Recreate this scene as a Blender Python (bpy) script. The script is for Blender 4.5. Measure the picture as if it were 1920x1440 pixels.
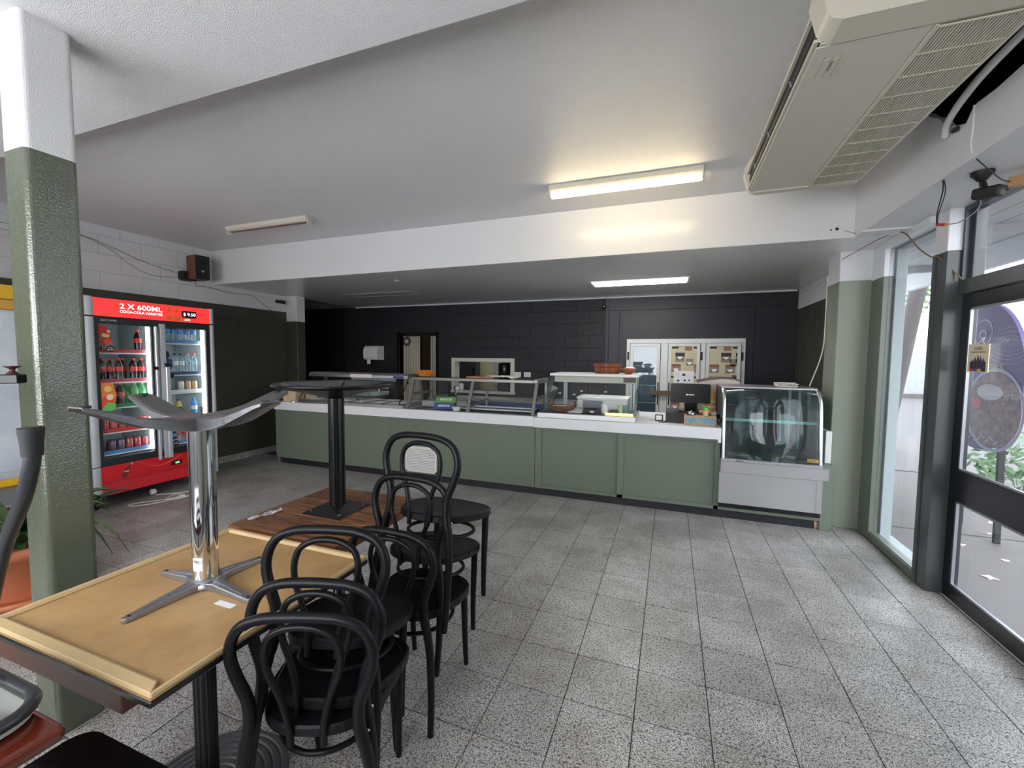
import bpy, bmesh, math, random
from mathutils import Vector, Matrix
random.seed(7)
for o in list(bpy.data.objects): bpy.data.objects.remove(o)
SC = bpy.context.scene
COL = SC.collection
# ---------------------------------------------------------------- camera, sky, exposure
cam_d = bpy.data.cameras.new('camera'); cam = bpy.data.objects.new('camera', cam_d); COL.objects.link(cam)
cam_d.sensor_width = 36.0; cam_d.lens = 15.008; cam_d.clip_start = 0.05; cam_d.clip_end = 300
_R = ((0.93723, 0.02973, -0.34742), (0.34856, -0.05415, 0.93572), (0.00901, -0.99809, -0.06111))
cam.matrix_world = Matrix(((_R[0][0], -_R[0][1], -_R[0][2], 0), (_R[1][0], -_R[1][1], -_R[1][2], 0), (_R[2][0], -_R[2][1], -_R[2][2], 1.53), (0, 0, 0, 1)))
SC.camera = cam
SC.view_settings.view_transform = 'Standard'; SC.view_settings.look = 'None'
SC.view_settings.gamma = 1.0; SC.view_settings.use_curve_mapping = False
SC.view_settings.exposure = 0.78
W = bpy.data.worlds.new('overcast_sky'); SC.world = W; W.use_nodes = True
wn = W.node_tree.nodes; wl = W.node_tree.links
bg = wn['Background']; bg.inputs['Strength'].default_value = 6.0
tc = wn.new('ShaderNodeTexCoord'); nz = wn.new('ShaderNodeTexNoise'); nz.inputs['Scale'].default_value = 3.0; nz.inputs['Detail'].default_value = 6
cr = wn.new('ShaderNodeValToRGB'); cr.color_ramp.elements[0].color = (0.72, 0.82, 0.95, 1); cr.color_ramp.elements[1].color = (1.0, 0.98, 0.96, 1)
cr.color_ramp.elements[0].position = .35; cr.color_ramp.elements[1].position = .6
wl.new(tc.outputs['Generated'], nz.inputs['Vector']); wl.new(nz.outputs['Fac'], cr.inputs['Fac']); wl.new(cr.outputs['Color'], bg.inputs['Color'])
sun_d = bpy.data.lights.new('hazy_sun', 'SUN'); sun_d.energy = 1.5; sun_d.angle = math.radians(25); sun_d.color = (1, .97, .92)
sun = bpy.data.objects.new('hazy_sun', sun_d); COL.objects.link(sun); sun.rotation_euler = (math.radians(38), math.radians(18), 0)
FLUORO = 13.0; RECESS = 12.0; KITCHEN_FILL = 7.0; FRIDGE_LED = 6.0
# ---------------------------------------------------------------- helpers
def lin(c):
    c = c / 255.0
    return c / 12.92 if c <= .04045 else ((c + .055) / 1.055) ** 2.4
def S(r, g, b): return (lin(r), lin(g), lin(b), 1)
MATS = {}
def mat(name, col, rough=.5, metal=0, bump=0, bscale=200, var=0, vscale=6, emit=0, coat=0, spec=.5, col2=None, stretch=None, rnd=0):
    """principled material; var mixes towards col2 by noise, bump is a fine noise relief, rnd shifts the tone per object"""
    if name in MATS: return MATS[name]
    m = bpy.data.materials.new(name); m.use_nodes = True; nt = m.node_tree; N = nt.nodes; L = nt.links
    b = N['Principled BSDF']; b.inputs['Base Color'].default_value = col
    b.inputs['Roughness'].default_value = rough; b.inputs['Metallic'].default_value = metal
    b.inputs['Specular IOR Level'].default_value = spec
    if coat: b.inputs['Coat Weight'].default_value = coat; b.inputs['Coat Roughness'].default_value = .08
    if emit: b.inputs['Emission Color'].default_value = col; b.inputs['Emission Strength'].default_value = emit
    pos = None
    if var or bump:
        g = N.new('ShaderNodeNewGeometry'); pos = g.outputs['Position']
        if stretch:
            mp = N.new('ShaderNodeMapping'); mp.inputs['Scale'].default_value = stretch; L.new(pos, mp.inputs['Vector']); pos = mp.outputs['Vector']
    src = None
    if var:
        t = N.new('ShaderNodeTexNoise'); t.inputs['Scale'].default_value = vscale; t.inputs['Detail'].default_value = 6; t.inputs['Roughness'].default_value = .65
        L.new(pos, t.inputs['Vector'])
        r = N.new('ShaderNodeValToRGB'); r.color_ramp.elements[0].position = .5 - .25 / max(var, .3) * .6; r.color_ramp.elements[1].position = .5 + .25 / max(var, .3) * .6
        c2 = col2 or tuple(c * .8 for c in col[:3]) + (1,)
        r.color_ramp.elements[0].color = tuple(col[i] * (1 - var) + c2[i] * var for i in range(3)) + (1,); r.color_ramp.elements[1].color = col
        L.new(t.outputs['Fac'], r.inputs['Fac']); src = r.outputs['Color']
    if rnd:
        oi = N.new('ShaderNodeObjectInfo'); mr = N.new('ShaderNodeMapRange'); mr.inputs[3].default_value = 1 - rnd; mr.inputs[4].default_value = 1 + rnd
        L.new(oi.outputs['Random'], mr.inputs[0]); mx = N.new('ShaderNodeMix'); mx.data_type = 'RGBA'; mx.blend_type = 'MULTIPLY'; mx.inputs[0].default_value = 1
        if src: L.new(src, mx.inputs[6])
        else: mx.inputs[6].default_value = col
        L.new(mr.outputs[0], mx.inputs[7]); src = mx.outputs[2]
    if src: L.new(src, b.inputs['Base Color'])
    if bump:
        t = N.new('ShaderNodeTexNoise'); t.inputs['Scale'].default_value = bscale; t.inputs['Detail'].default_value = 2
        L.new(pos, t.inputs['Vector']); bp = N.new('ShaderNodeBump'); bp.inputs['Strength'].default_value = bump; bp.inputs['Distance'].default_value = .01
        L.new(t.outputs['Fac'], bp.inputs['Height']); L.new(bp.outputs['Normal'], b.inputs['Normal'])
    MATS[name] = m; return m
def glassmat(name, tint=(1, 1, 1, 1), refl=1.0, dirt=0, dirtcol=(.8, .85, .88, 1), alpha=0):
    if name in MATS: return MATS[name]
    m = bpy.data.materials.new(name); m.use_nodes = True; N = m.node_tree.nodes; L = m.node_tree.links; N.clear()
    out = N.new('ShaderNodeOutputMaterial'); tr = N.new('ShaderNodeBsdfTransparent'); tr.inputs[0].default_value = tint
    gl = N.new('ShaderNodeBsdfGlossy'); gl.inputs['Roughness'].default_value = .02
    lw = N.new('ShaderNodeLayerWeight'); lw.inputs['Blend'].default_value = .5      # Schlick reflectance, the same on both faces of a pane
    pw = N.new('ShaderNodeMath'); pw.operation = 'POWER'; pw.inputs[1].default_value = 5; L.new(lw.outputs['Facing'], pw.inputs[0])
    mu = N.new('ShaderNodeMath'); mu.operation = 'MULTIPLY_ADD'; mu.inputs[1].default_value = .96 * refl; mu.inputs[2].default_value = .04 * refl; L.new(pw.outputs[0], mu.inputs[0])
    mx = N.new('ShaderNodeMixShader'); L.new(mu.outputs[0], mx.inputs[0])
    if dirt:
        df = N.new('ShaderNodeBsdfDiffuse'); df.inputs[0].default_value = dirtcol
        g = N.new('ShaderNodeNewGeometry'); t = N.new('ShaderNodeTexNoise'); t.inputs['Scale'].default_value = 5; t.inputs['Detail'].default_value = 8
        L.new(g.outputs['Position'], t.inputs['Vector']); mm = N.new('ShaderNodeMath'); mm.operation = 'MULTIPLY'; mm.inputs[1].default_value = dirt; L.new(t.outputs['Fac'], mm.inputs[0])
        m2 = N.new('ShaderNodeMixShader'); L.new(mm.outputs[0], m2.inputs[0]); L.new(tr.outputs[0], m2.inputs[1]); L.new(df.outputs[0], m2.inputs[2]); L.new(m2.outputs[0], mx.inputs[1])
    else: L.new(tr.outputs[0], mx.inputs[1])
    L.new(gl.outputs[0], mx.inputs[2]); L.new(mx.outputs[0], out.inputs[0])
    MATS[name] = m; return m
OFF = {}
class MB:
    def __init__(s): s.v = []; s.f = []; s.sm = []; s.mi = []; s.m = 0
    def add(s, pts, faces, smooth=False):
        k = len(s.v); s.v += [tuple(p) for p in pts]
        for f in faces: s.f.append(tuple(i + k for i in f)); s.sm.append(smooth); s.mi.append(s.m)
        return s
    def box(s, x0, x1, y0, y1, z0, z1):
        if x0 > x1: x0, x1 = x1, x0
        if y0 > y1: y0, y1 = y1, y0
        if z0 > z1: z0, z1 = z1, z0
        return s.add([(x0, y0, z0), (x1, y0, z0), (x1, y1, z0), (x0, y1, z0), (x0, y0, z1), (x1, y0, z1), (x1, y1, z1), (x0, y1, z1)],
              [(3, 2, 1, 0), (4, 5, 6, 7), (0, 1, 5, 4), (1, 2, 6, 5), (2, 3, 7, 6), (3, 0, 4, 7)])
    def quad(s, a, b, c, d): return s.add([a, b, c, d], [(0, 1, 2, 3)])
    def bar(s, a, b, w, h, up=(0, 0, 1)):
        a = Vector(a); b = Vector(b); t = (b - a).normalized(); u = Vector(up); r = t.cross(u)
        if r.length < 1e-4: r = t.cross(Vector((1, 0, 0)))
        r.normalize(); u = r.cross(t); r *= w / 2; u *= h / 2
        p = [a - r - u, a + r - u, a + r + u, a - r + u, b - r - u, b + r - u, b + r + u, b - r + u]
        return s.add(p, [(0, 1, 2, 3), (7, 6, 5, 4), (0, 4, 5, 1), (1, 5, 6, 2), (2, 6, 7, 3), (3, 7, 4, 0)])
    def tube(s, path, r, n=10, closed=False, flat=1.0):
        P = [Vector(p) for p in path]; m = len(P); R = r if isinstance(r, (list, tuple)) else [r] * m
        T = []
        for i in range(m):
            a = P[i - 1] if (i or closed) else P[i]; b = P[(i + 1) % m] if (i < m - 1 or closed) else P[i]
            T.append((b - a).normalized())
        ref = Vector((0, 0, 1)) if abs(T[0].z) < .9 else Vector((1, 0, 0))
        u = T[0].cross(ref).normalized(); pts = []
        for i in range(m):
            u = (u - T[i] * u.dot(T[i])).normalized(); w = T[i].cross(u)
            for k in range(n):
                a = 2 * math.pi * k / n; pts.append(P[i] + (u * math.cos(a) + w * math.sin(a) * flat) * R[i])
        F = []
        for i in range(m if closed else m - 1):
            j = (i + 1) % m
            for k in range(n): F.append((i * n + k, i * n + (k + 1) % n, j * n + (k + 1) % n, j * n + k))
        s.add(pts, F, True)
        if not closed:
            s.add(pts[:n], [tuple(range(n - 1, -1, -1))]); s.add(pts[-n:], [tuple(range(n))])
        return s
    def lathe(s, prof, c=(0, 0, 0), n=20, axis='z', smooth=True, sx=1, sy=1):
        pts = []; F = []; m = len(prof)
        for r, h in prof:
            for k in range(n):
                a = 2 * math.pi * k / n; x, y = r * math.cos(a) * sx, r * math.sin(a) * sy
                p = (x, y, h) if axis == 'z' else ((h, x, y) if axis == 'x' else (y, h, x))
                pts.append((p[0] + c[0], p[1] + c[1], p[2] + c[2]))
        for i in range(m - 1):
            for k in range(n): F.append((i * n + k, i * n + (k + 1) % n, (i + 1) * n + (k + 1) % n, (i + 1) * n + k))
        s.add(pts, F, smooth)
        if prof[0][0] > 1e-5: s.add(pts[:n], [tuple(range(n - 1, -1, -1))])
        if prof[-1][0] > 1e-5: s.add(pts[-n:], [tuple(range(n))])
        return s
    def prism(s, poly, axis, a, b, smooth=False):
        def q(p, h): return (h, p[0], p[1]) if axis == 'x' else ((p[0], h, p[1]) if axis == 'y' else (p[0], p[1], h))
        ar = sum(poly[i][0] * poly[(i + 1) % len(poly)][1] - poly[(i + 1) % len(poly)][0] * poly[i][1] for i in range(len(poly)))
        if (ar < 0) != (axis == 'y'): poly = poly[::-1]
        if a > b: a, b = b, a
        n = len(poly); A = [q(p, a) for p in poly]; B = [q(p, b) for p in poly]
        s.add(A + B, [(i, (i + 1) % n, n + (i + 1) % n, n + i) for i in range(n)], smooth)
        s.add(A, [tuple(range(n - 1, -1, -1))]); s.add(B, [tuple(range(n))])
        return s
    def build(s, name, mats, parent=None, bev=0, local=False, seg=1):
        me = bpy.data.meshes.new(name); v = [Vector(p) for p in s.v]; o = Vector((0, 0, 0)); loc = None
        if parent is not None:
            if not local: o = OFF.get(root_of(parent).name, Vector((0, 0, 0)))
        elif not local:
            xs = [p.x for p in v]; ys = [p.y for p in v]; zs = [p.z for p in v]
            o = Vector(((min(xs) + max(xs)) / 2, (min(ys) + max(ys)) / 2, min(zs))); loc = o
        me.from_pydata([p - o for p in v], [], s.f)
        me.polygons.foreach_set('use_smooth', s.sm); me.polygons.foreach_set('material_index', s.mi)
        for m in (mats if isinstance(mats, (list, tuple)) else [mats]): me.materials.append(m)
        me.update()
        ob = bpy.data.objects.new(name, me); COL.objects.link(ob)
        if loc is not None: ob.location = loc; OFF[ob.name] = loc.copy()
        if parent is not None: ob.parent = parent
        if bev:
            md = ob.modifiers.new('edge', 'BEVEL'); md.width = bev; md.segments = seg; md.limit_method = 'ANGLE'
        return ob
def root_of(o):
    while o.parent is not None: o = o.parent
    return o
def tag(o, label=None, cat=None, group=None, kind=None):
    if label: o['label'] = label
    if cat: o['category'] = cat
    if group: o['group'] = group
    if kind: o['kind'] = kind
    return o
def thing(name, label, cat, loc=(0, 0, 0), group=None, rot=None):
    o = bpy.data.objects.new(name, None); COL.objects.link(o); o.location = loc; o.empty_display_size = .1
    if rot: o.rotation_euler = rot
    OFF[o.name] = Vector(loc)
    return tag(o, label, cat, group)
def struct(o): o['kind'] = 'structure'; return o
def bx(name, m, parent, *b, bev=0): return MB().box(*b).build(name, m, parent, bev)
def dup(root, loc, label=None, group=None, rot=None):
    r = root.copy(); COL.objects.link(r); r.location = loc
    if rot is not None: r.rotation_euler = rot
    OFF[r.name] = Vector(loc)
    if label: r['label'] = label
    if group: r['group'] = group
    def rec(src, dst):
        for ch in (KIDS[src.name] if src.name in KIDS else src.children):
            c = ch.copy(); COL.objects.link(c); c.parent = dst; rec(ch, c)
    rec(root, r); return r
KIDS = {}
def cache(r):
    KIDS[r.name] = list(r.children)
    for c in KIDS[r.name]: cache(c)
    return r
def text(name, s, m, parent, o, right, up, h, w=None, align='LEFT', lift=.001, local=False, flipn=False):
    cu = bpy.data.curves.new(name, 'FONT'); cu.body = s; cu.size = 1; cu.align_x = align; cu.resolution_u = 3; cu.offset = .012
    t = bpy.data.objects.new(name, cu); COL.objects.link(t); me = bpy.data.meshes.new_from_object(t)
    bpy.data.objects.remove(t); bpy.data.curves.remove(cu)
    if not len(me.vertices): return None
    xs = [v.co.x for v in me.vertices]; ys = [v.co.y for v in me.vertices]
    sy = h / (max(ys) - min(ys)); sx = (w / (max(xs) - min(xs))) if w else sy
    R = Vector(right).normalized(); U = Vector(up).normalized(); Nn = R.cross(U); O = Vector(o); y0 = min(ys)
    off = Vector((0, 0, 0)) if local else OFF.get(root_of(parent).name, Vector((0, 0, 0)))
    for v in me.vertices: v.co = O + R * (v.co.x * sx) + U * ((v.co.y - y0) * sy) + Nn * lift - off
    me.materials.clear(); me.materials.append(m)
    for p in me.polygons: p.material_index = 0
    ob = bpy.data.objects.new(name, me); COL.objects.link(ob); ob.parent = parent
    return ob
def arc(cx, cy, r, a0, a1, n, ry=None):
    ry = ry or r
    return [(cx + r * math.cos(math.radians(a0 + (a1 - a0) * i / n)), cy + ry * math.sin(math.radians(a0 + (a1 - a0) * i / n))) for i in range(n + 1)]
def rrect(x0, x1, y0, y1, r, n=4):
    return arc(x1 - r, y1 - r, r, 0, 90, n) + arc(x0 + r, y1 - r, r, 90, 180, n) + arc(x0 + r, y0 + r, r, 180, 270, n) + arc(x1 - r, y0 + r, r, 270, 360, n)
def spline(P, n=6):
    P = [Vector(p) for p in P]; out = []
    for i in range(len(P) - 1):
        a = P[max(i - 1, 0)]; b = P[i]; c = P[i + 1]; d = P[min(i + 2, len(P) - 1)]
        for k in range(n):
            t = k / n
            out.append(.5 * ((2 * b) + (c - a) * t + (2 * a - 5 * b + 4 * c - d) * t * t + (3 * b - a - 3 * c + d) * t ** 3))
    out.append(P[-1]); return out
def cutrects(r, holes):
    """rectangle (a0,a1,b0,b1) minus rectangular holes -> pieces"""
    out = [r]
    for h in holes:
        nx = []
        for (a0, a1, b0, b1) in out:
            if h[1] <= a0 or h[0] >= a1 or h[3] <= b0 or h[2] >= b1: nx.append((a0, a1, b0, b1)); continue
            if h[0] > a0: nx.append((a0, h[0], b0, b1))
            if h[1] < a1: nx.append((h[1], a1, b0, b1))
            m0, m1 = max(a0, h[0]), min(a1, h[1])
            if h[2] > b0: nx.append((m0, m1, b0, h[2]))
            if h[3] < b1: nx.append((m0, m1, h[3], b1))
        out = nx
    return [q for q in out if q[1] - q[0] > .012 and q[3] - q[2] > .012]
# ---------------------------------------------------------------- materials
M_white = mat('white_paint', S(224, 224, 226), .42, bump=.25, bscale=260, var=.12, vscale=1.4)
M_ceil = mat('stipple_ceiling_paint', S(226, 226, 228), .38, bump=.55, bscale=330, var=.15, vscale=.9)
M_bulk = mat('gloss_white_paint', S(226, 226, 226), .22, var=.06, vscale=2, bump=.06, bscale=40)
M_wblock = mat('white_block_paint', S(222, 222, 224), .5, bump=.3, bscale=170, var=.08, vscale=8, rnd=.025)
M_wmort = mat('white_mortar', S(196, 196, 199), .7)
M_gblock = mat('dark_olive_block_paint', S(66, 68, 57), .42, bump=.3, bscale=170, var=.15, vscale=7, rnd=.05)
M_gmort = mat('dark_olive_mortar', S(57, 59, 50), .6)
M_kblock = mat('black_block_paint', S(29, 29, 34), .5, bump=.35, bscale=170, var=.2, vscale=6, rnd=.1)
M_kmort = mat('black_mortar', S(15, 15, 18), .7)
M_kpanel = mat('black_panel_paint', S(31, 31, 37), .45, bump=.1, bscale=90, var=.15, vscale=4)
M_olive = mat('olive_gloss_paint', S(86, 92, 76), .13, bump=.2, bscale=150, var=.1, vscale=3, spec=1.0)
M_olive2 = mat('olive_column_paint', S(138, 145, 130), .35, bump=.1, bscale=80, var=.1, vscale=3)
M_counter = mat('sage_counter_paint', S(109, 119, 104), .42, bump=.05, bscale=120, var=.08, vscale=3)
M_kick = mat('black_kickboard', S(36, 36, 42), .4, var=.2, vscale=9)
M_grout = mat('dark_grout', S(58, 58, 58), .8)
M_lamin = mat('white_laminate', S(232, 233, 236), .3, var=.06, vscale=5)
M_black = mat('black_gloss', S(20, 20, 22), .25)
M_blackm = mat('black_matt', S(24, 24, 26), .55)
M_chair = mat('black_chair_paint', S(15, 16, 19), .38, bump=.08, bscale=300, var=.25, vscale=25, col2=S(24, 25, 28), spec=.22)
M_plast = mat('white_plastic', S(232, 232, 230), .35)
M_cream = mat('cream_plastic', S(212, 206, 190), .38)
M_creamg = mat('cream_grille_plastic', S(196, 190, 176), .45)
M_steel = mat('brushed_steel', S(216, 215, 217), .36, 1, var=.25, vscale=6, col2=S(180, 180, 184), stretch=(1, 1, 14))
M_steeld = mat('dull_steel_frame', S(150, 148, 142), .42, .85, var=.2, vscale=10)
M_chrome = mat('chrome', S(225, 226, 230), .07, 1)
M_alu = mat('cast_aluminium', S(165, 167, 172), .38, .9, var=.3, vscale=30, col2=S(120, 120, 126))
M_worn = mat('worn_grey_steel', S(132, 132, 134), .42, .75, var=.5, vscale=14, col2=S(74, 70, 68), bump=.15, bscale=60)
M_pw = mat('powder_black', S(15, 15, 18), .26, spec=.4)
M_red = mat('red_fridge_paint', S(200, 20, 34), .3)
M_silver = mat('silver_trim', S(192, 195, 200), .35, .5)
M_white_sh = mat('white_shelf', S(232, 236, 238), .4)
M_blue_tile = mat('pale_blue_tile', S(190, 208, 212), .15)
M_lead = mat('rubber_black', S(28, 28, 30), .7, var=.3, vscale=40, col2=S(58, 58, 58))
M_cable_w = mat('white_cable', S(226, 222, 214), .5)
M_cable_g = mat('grey_cable', S(140, 138, 134), .5)
M_cable_k = mat('dark_cable', S(44, 44, 46), .5)
M_paper = mat('white_paper', S(236, 236, 240), .6)
M_glass = glassmat('clear_glass', (.95, .97, .97, 1), .9)
M_winglass = glassmat('dusty_window_glass', (.74, .76, .78, 1), .7, dirt=.07)
M_case = glassmat('display_case_glass', (.72, .84, .84, 1), .8, dirt=.04)
M_pet = glassmat('clear_bottle_plastic', (.82, .92, .97, 1), 1.5, dirt=.25, dirtcol=(.75, .88, .95, 1))
# ================================================================ SETTING
# ---- floor of granite tiles
def tile_material():
    m = bpy.data.materials.new('granite_tile'); m.use_nodes = True; N = m.node_tree.nodes; L = m.node_tree.links; b = N['Principled BSDF']
    g = N.new('ShaderNodeNewGeometry')
    def noise(sc, det=3, rough=.6):
        t = N.new('ShaderNodeTexNoise'); t.inputs['Scale'].default_value = sc; t.inputs['Detail'].default_value = det; t.inputs['Roughness'].default_value = rough; L.new(g.outputs['Position'], t.inputs['Vector']); return t
    def ramp(src, p0, c0, p1, c1):
        r = N.new('ShaderNodeValToRGB'); r.color_ramp.elements[0].position = p0; r.color_ramp.elements[0].color = c0; r.color_ramp.elements[1].position = p1; r.color_ramp.elements[1].color = c1
        L.new(src, r.inputs['Fac']); return r.outputs['Color']
    def mixc(fac, a, c, mode='MULTIPLY'):
        x = N.new('ShaderNodeMix'); x.data_type = 'RGBA'; x.blend_type = mode; x.inputs[0].default_value = fac; L.new(a, x.inputs[6]); L.new(c, x.inputs[7]); return x.outputs[2]
    speck = ramp(noise(230, 2).outputs['Fac'], .41, S(84, 84, 86), .55, S(222, 219, 215))
    fleck = ramp(noise(95, 2).outputs['Fac'], .36, S(120, 120, 122), .47, (1, 1, 1, 1))
    blot = ramp(noise(2.2, 7, .7).outputs['Fac'], .38, S(212, 209, 206), .62, (1, 1, 1, 1))
    c = mixc(1, mixc(1, speck, fleck), blot)
    oi = N.new('ShaderNodeObjectInfo'); mr = N.new('ShaderNodeMapRange'); mr.inputs[3].default_value = .88; mr.inputs[4].default_value = 1.06; L.new(oi.outputs['Random'], mr.inputs[0])
    x = N.new('ShaderNodeMix'); x.data_type = 'RGBA'; x.blend_type = 'MULTIPLY'; x.inputs[0].default_value = 1; L.new(c, x.inputs[6]); L.new(mr.outputs[0], x.inputs[7])
    # pale scuff marks
    sc = ramp(noise(3.1, 9, .75).outputs['Fac'], .6, (0, 0, 0, 1), .72, (.35, .35, .35, 1))
    y = N.new('ShaderNodeMix'); y.data_type = 'RGBA'; y.blend_type = 'MIX'; L.new(sc, y.inputs[0]); L.new(x.outputs[2], y.inputs[6]); y.inputs[7].default_value = S(226, 226, 226)
    L.new(y.outputs[2], b.inputs['Base Color']); b.inputs['Roughness'].default_value = .42
    rr = N.new('ShaderNodeMapRange'); rr.inputs[3].default_value = .26; rr.inputs[4].default_value = .5; L.new(noise(2.6, 6).outputs['Fac'], rr.inputs[0]); L.new(rr.outputs[0], b.inputs['Roughness'])
    bp = N.new('ShaderNodeBump'); bp.inputs['Strength'].default_value = .1; bp.inputs['Distance'].default_value = .004; L.new(noise(180, 2).outputs['Fac'], bp.inputs['Height']); L.new(bp.outputs['Normal'], b.inputs['Normal'])
    return m
M_tile = tile_material()
floor = struct(MB().box(-7.5, 1.72, -1.4, 7.1, -.12, -.0035).build('floor', M_grout))
PT = .3028; X0 = -.1045; Y0 = 1.808; GAP = .0021
cells = []
def pix(x, y, z=0):
    d = Vector((x, y, z - 1.53)); cx, cy, cz = (sum(_R[i][k] * d[i] for i in range(3)) for k in range(3))
    return (960 + 800.4 * cx / cz, 720 + 800.4 * cy / cz) if cz > .05 else None
for i in range(-20, 7):
    for j in range(-9, 11):
        a0 = X0 + i * PT; b0 = Y0 + j * PT; a1, b1 = a0 + PT, b0 + PT
        a0 = max(a0, -5.95); a1 = min(a1, 1.715 if b0 < 3.6 else 1.63); b1 = min(b1, 4.85)
        if a1 - a0 < .03 or b1 - b0 < .03: continue
        ar = 0; q = [pix(*p) for p in ((a0, b0), (a1, b0), (a1, b1), (a0, b1))]
        if all(q):
            mx, my = sum(p[0] for p in q) / 4, sum(p[1] for p in q) / 4
            if -60 < mx < 1980 and my < 1500: ar = abs(sum(q[k][0] * q[(k + 1) % 4][1] - q[(k + 1) % 4][0] * q[k][1] for k in range(4)))
        if b0 > 4.5: ar *= .01
        cells.append((ar, a0, a1, b0, b1))
cells.sort(reverse=True)
tm = {}; rest = MB()
for n, (ar, a0, a1, b0, b1) in enumerate(cells):
    if n < 300:
        w, d = a1 - a0 - 2 * GAP, b1 - b0 - 2 * GAP; k = (round(w, 4), round(d, 4))
        if k not in tm:
            e = .0012; hw, hd = w / 2, d / 2
            me = bpy.data.meshes.new('tile')
            me.from_pydata([(-hw, -hd, -.006), (hw, -hd, -.006), (hw, hd, -.006), (-hw, hd, -.006), (-hw, -hd, -e), (hw, -hd, -e), (hw, hd, -e), (-hw, hd, -e), (-hw + e, -hd + e, 0), (hw - e, -hd + e, 0), (hw - e, hd - e, 0), (-hw + e, hd - e, 0)], [],
                           [(0, 1, 5, 4), (1, 2, 6, 5), (2, 3, 7, 6), (3, 0, 4, 7), (4, 5, 9, 8), (5, 6, 10, 9), (6, 7, 11, 10), (7, 4, 8, 11), (8, 9, 10, 11)])
            me.materials.append(M_tile); tm[k] = me
        t = bpy.data.objects.new('tile', tm[k]); COL.objects.link(t); t.parent = floor
        t.location = Vector(((a0 + a1) / 2, (b0 + b1) / 2, random.uniform(-.0006, .0006))) - OFF['floor']
    else: rest.box(a0 + GAP, a1 - GAP, b0 + GAP, b1 - GAP, -.006, 0)
tag(rest.build('tile', M_tile, floor), kind='stuff')
# ---- block walls
def blocks(parent, axis, plane, sgn, a0, a1, z0, z1, zbase, matf, holes=(), L=.4, H=.2, proud=.003, ab=0.0):
    J = .003; k = 0; z = zbase; cm = {}
    while z < z1:
        u = ab - (L / 2 if k % 2 else 0)
        while u < a1:
            r = (max(u, a0), min(u + L, a1), max(z, z0), min(z + H, z1)); u += L
            if r[1] - r[0] < .02 or r[3] - r[2] < .02: continue
            for q in cutrects(r, holes):
                w, h = q[1] - q[0] - 2 * J, q[3] - q[2] - 2 * J
                if w < .01 or h < .01: continue
                m = matf((q[2] + q[3]) / 2); key = (round(w, 3), round(h, 3), m.name)
                if key not in cm:
                    e = .002; d = proud; mb = MB(); P = []
                    for (ww, hh, dd) in ((w / 2, h / 2, -.004), (w / 2, h / 2, d - e), (w / 2 - e, h / 2 - e, d)):
                        for (s, t) in ((-1, -1), (1, -1), (1, 1), (-1, 1)):
                            P.append((dd * sgn, s * ww, t * hh) if axis == 'x' else (s * ww, dd * sgn, t * hh))
                    F = [(b + i, b + (i + 1) % 4, b + 4 + (i + 1) % 4, b + 4 + i) for b in (0, 4) for i in range(4)] + [(8, 9, 10, 11)]
                    me = bpy.data.meshes.new('block'); me.from_pydata(P, [], F); me.materials.append(m)
                    bm = bmesh.new(); bm.from_mesh(me); bmesh.ops.recalc_face_normals(bm, faces=bm.faces); bm.to_mesh(me); bm.free(); cm[key] = me
                o = bpy.data.objects.new('block', cm[key]); COL.objects.link(o); o.parent = parent
                c = Vector((plane, (q[0] + q[1]) / 2, (q[2] + q[3]) / 2)) if axis == 'x' else Vector(((q[0] + q[1]) / 2, plane, (q[2] + q[3]) / 2))
                o.location = c - OFF[parent.name]
        z += H; k += 1
SPLIT = 2.245
wl_ = MB().box(-6.12, -5.955, -1.2, 5.36, -.1, SPLIT - .001); wl_.m = 1; wl_.box(-6.12, -5.955, -1.2, 5.36, SPLIT - .001, 3.0)
wall_left = struct(wl_.build('wall_left', [M_gmort, M_wmort]))
blocks(wall_left, 'x', -5.955, 1, 1.2, 5.36, 0, 2.955, .045, lambda z: M_wblock if z > SPLIT else M_gblock, ab=-.1)
nib = MB().box(-5.95, -5.72, 5.33, 5.5, 0, 2.09); nib.m = 1; nib.box(-5.95, -5.72, 5.33, 5.5, 2.09, 2.5)
struct(nib.build('trim_1', [M_gblock, M_white], bev=.006))
bb = struct(MB().box(-5.95, -5.94, 1.6, 5.33, 0, .088).build('baseboard_left', M_grout))
y = 1.6
while y < 5.3:
    bx('tile', M_tile, bb, -5.942, -5.93, y + .0015, min(y + PT, 5.33) - .0015, 0, .09, bev=.001); y += PT
# back wall with doorway, serving hatch
DOOR = (-4.89, -4.08, 0, 1.95); HATCH = (-3.69, -2.60, .94, 1.46)
wb = MB()
for q in cutrects((-7.5, 1.75, -.1, 2.55), [DOOR, HATCH]): wb.box(q[0], q[1], 6.955, 7.1, q[2], q[3])
wall_back = struct(wb.build('wall_back', M_kmort))
blocks(wall_back, 'y', 6.955, -1, -6.2, -1.0, .5, 2.5, -.1, lambda z: M_kblock, holes=[DOOR, HATCH], ab=-6.25)
bx('panel', M_kpanel, wall_back, -1.0, -.945, 6.942, 6.956, 0, 2.5, bev=.002)
for (a, b, c, d) in ((-.943, -.78, 0, 2.29), (-.776, 1.1, 0, 2.29), (1.104, 1.62, 0, 2.29), (-.943, 1.62, 2.294, 2.5)):
    bx('panel', M_kpanel, wall_back, a, b, 6.946, 6.956, c, d, bev=.0015)
struct(MB().box(-7.6, -7.4, 5.3, 7.1, -.1, 2.55).box(-7.6, -5.956, 5.2, 5.362, -.1, 2.55).build('wall_left', M_kmort))
wr = MB().box(1.625, 1.75, 4.95, 7.1, -.1, SPLIT - .01); wr.m = 1; wr.box(1.625, 1.75, 4.95, 7.1, SPLIT - .01, 2.6)
wall_right = struct(wr.build('wall_right', [M_gmort, M_wmort]))
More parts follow.
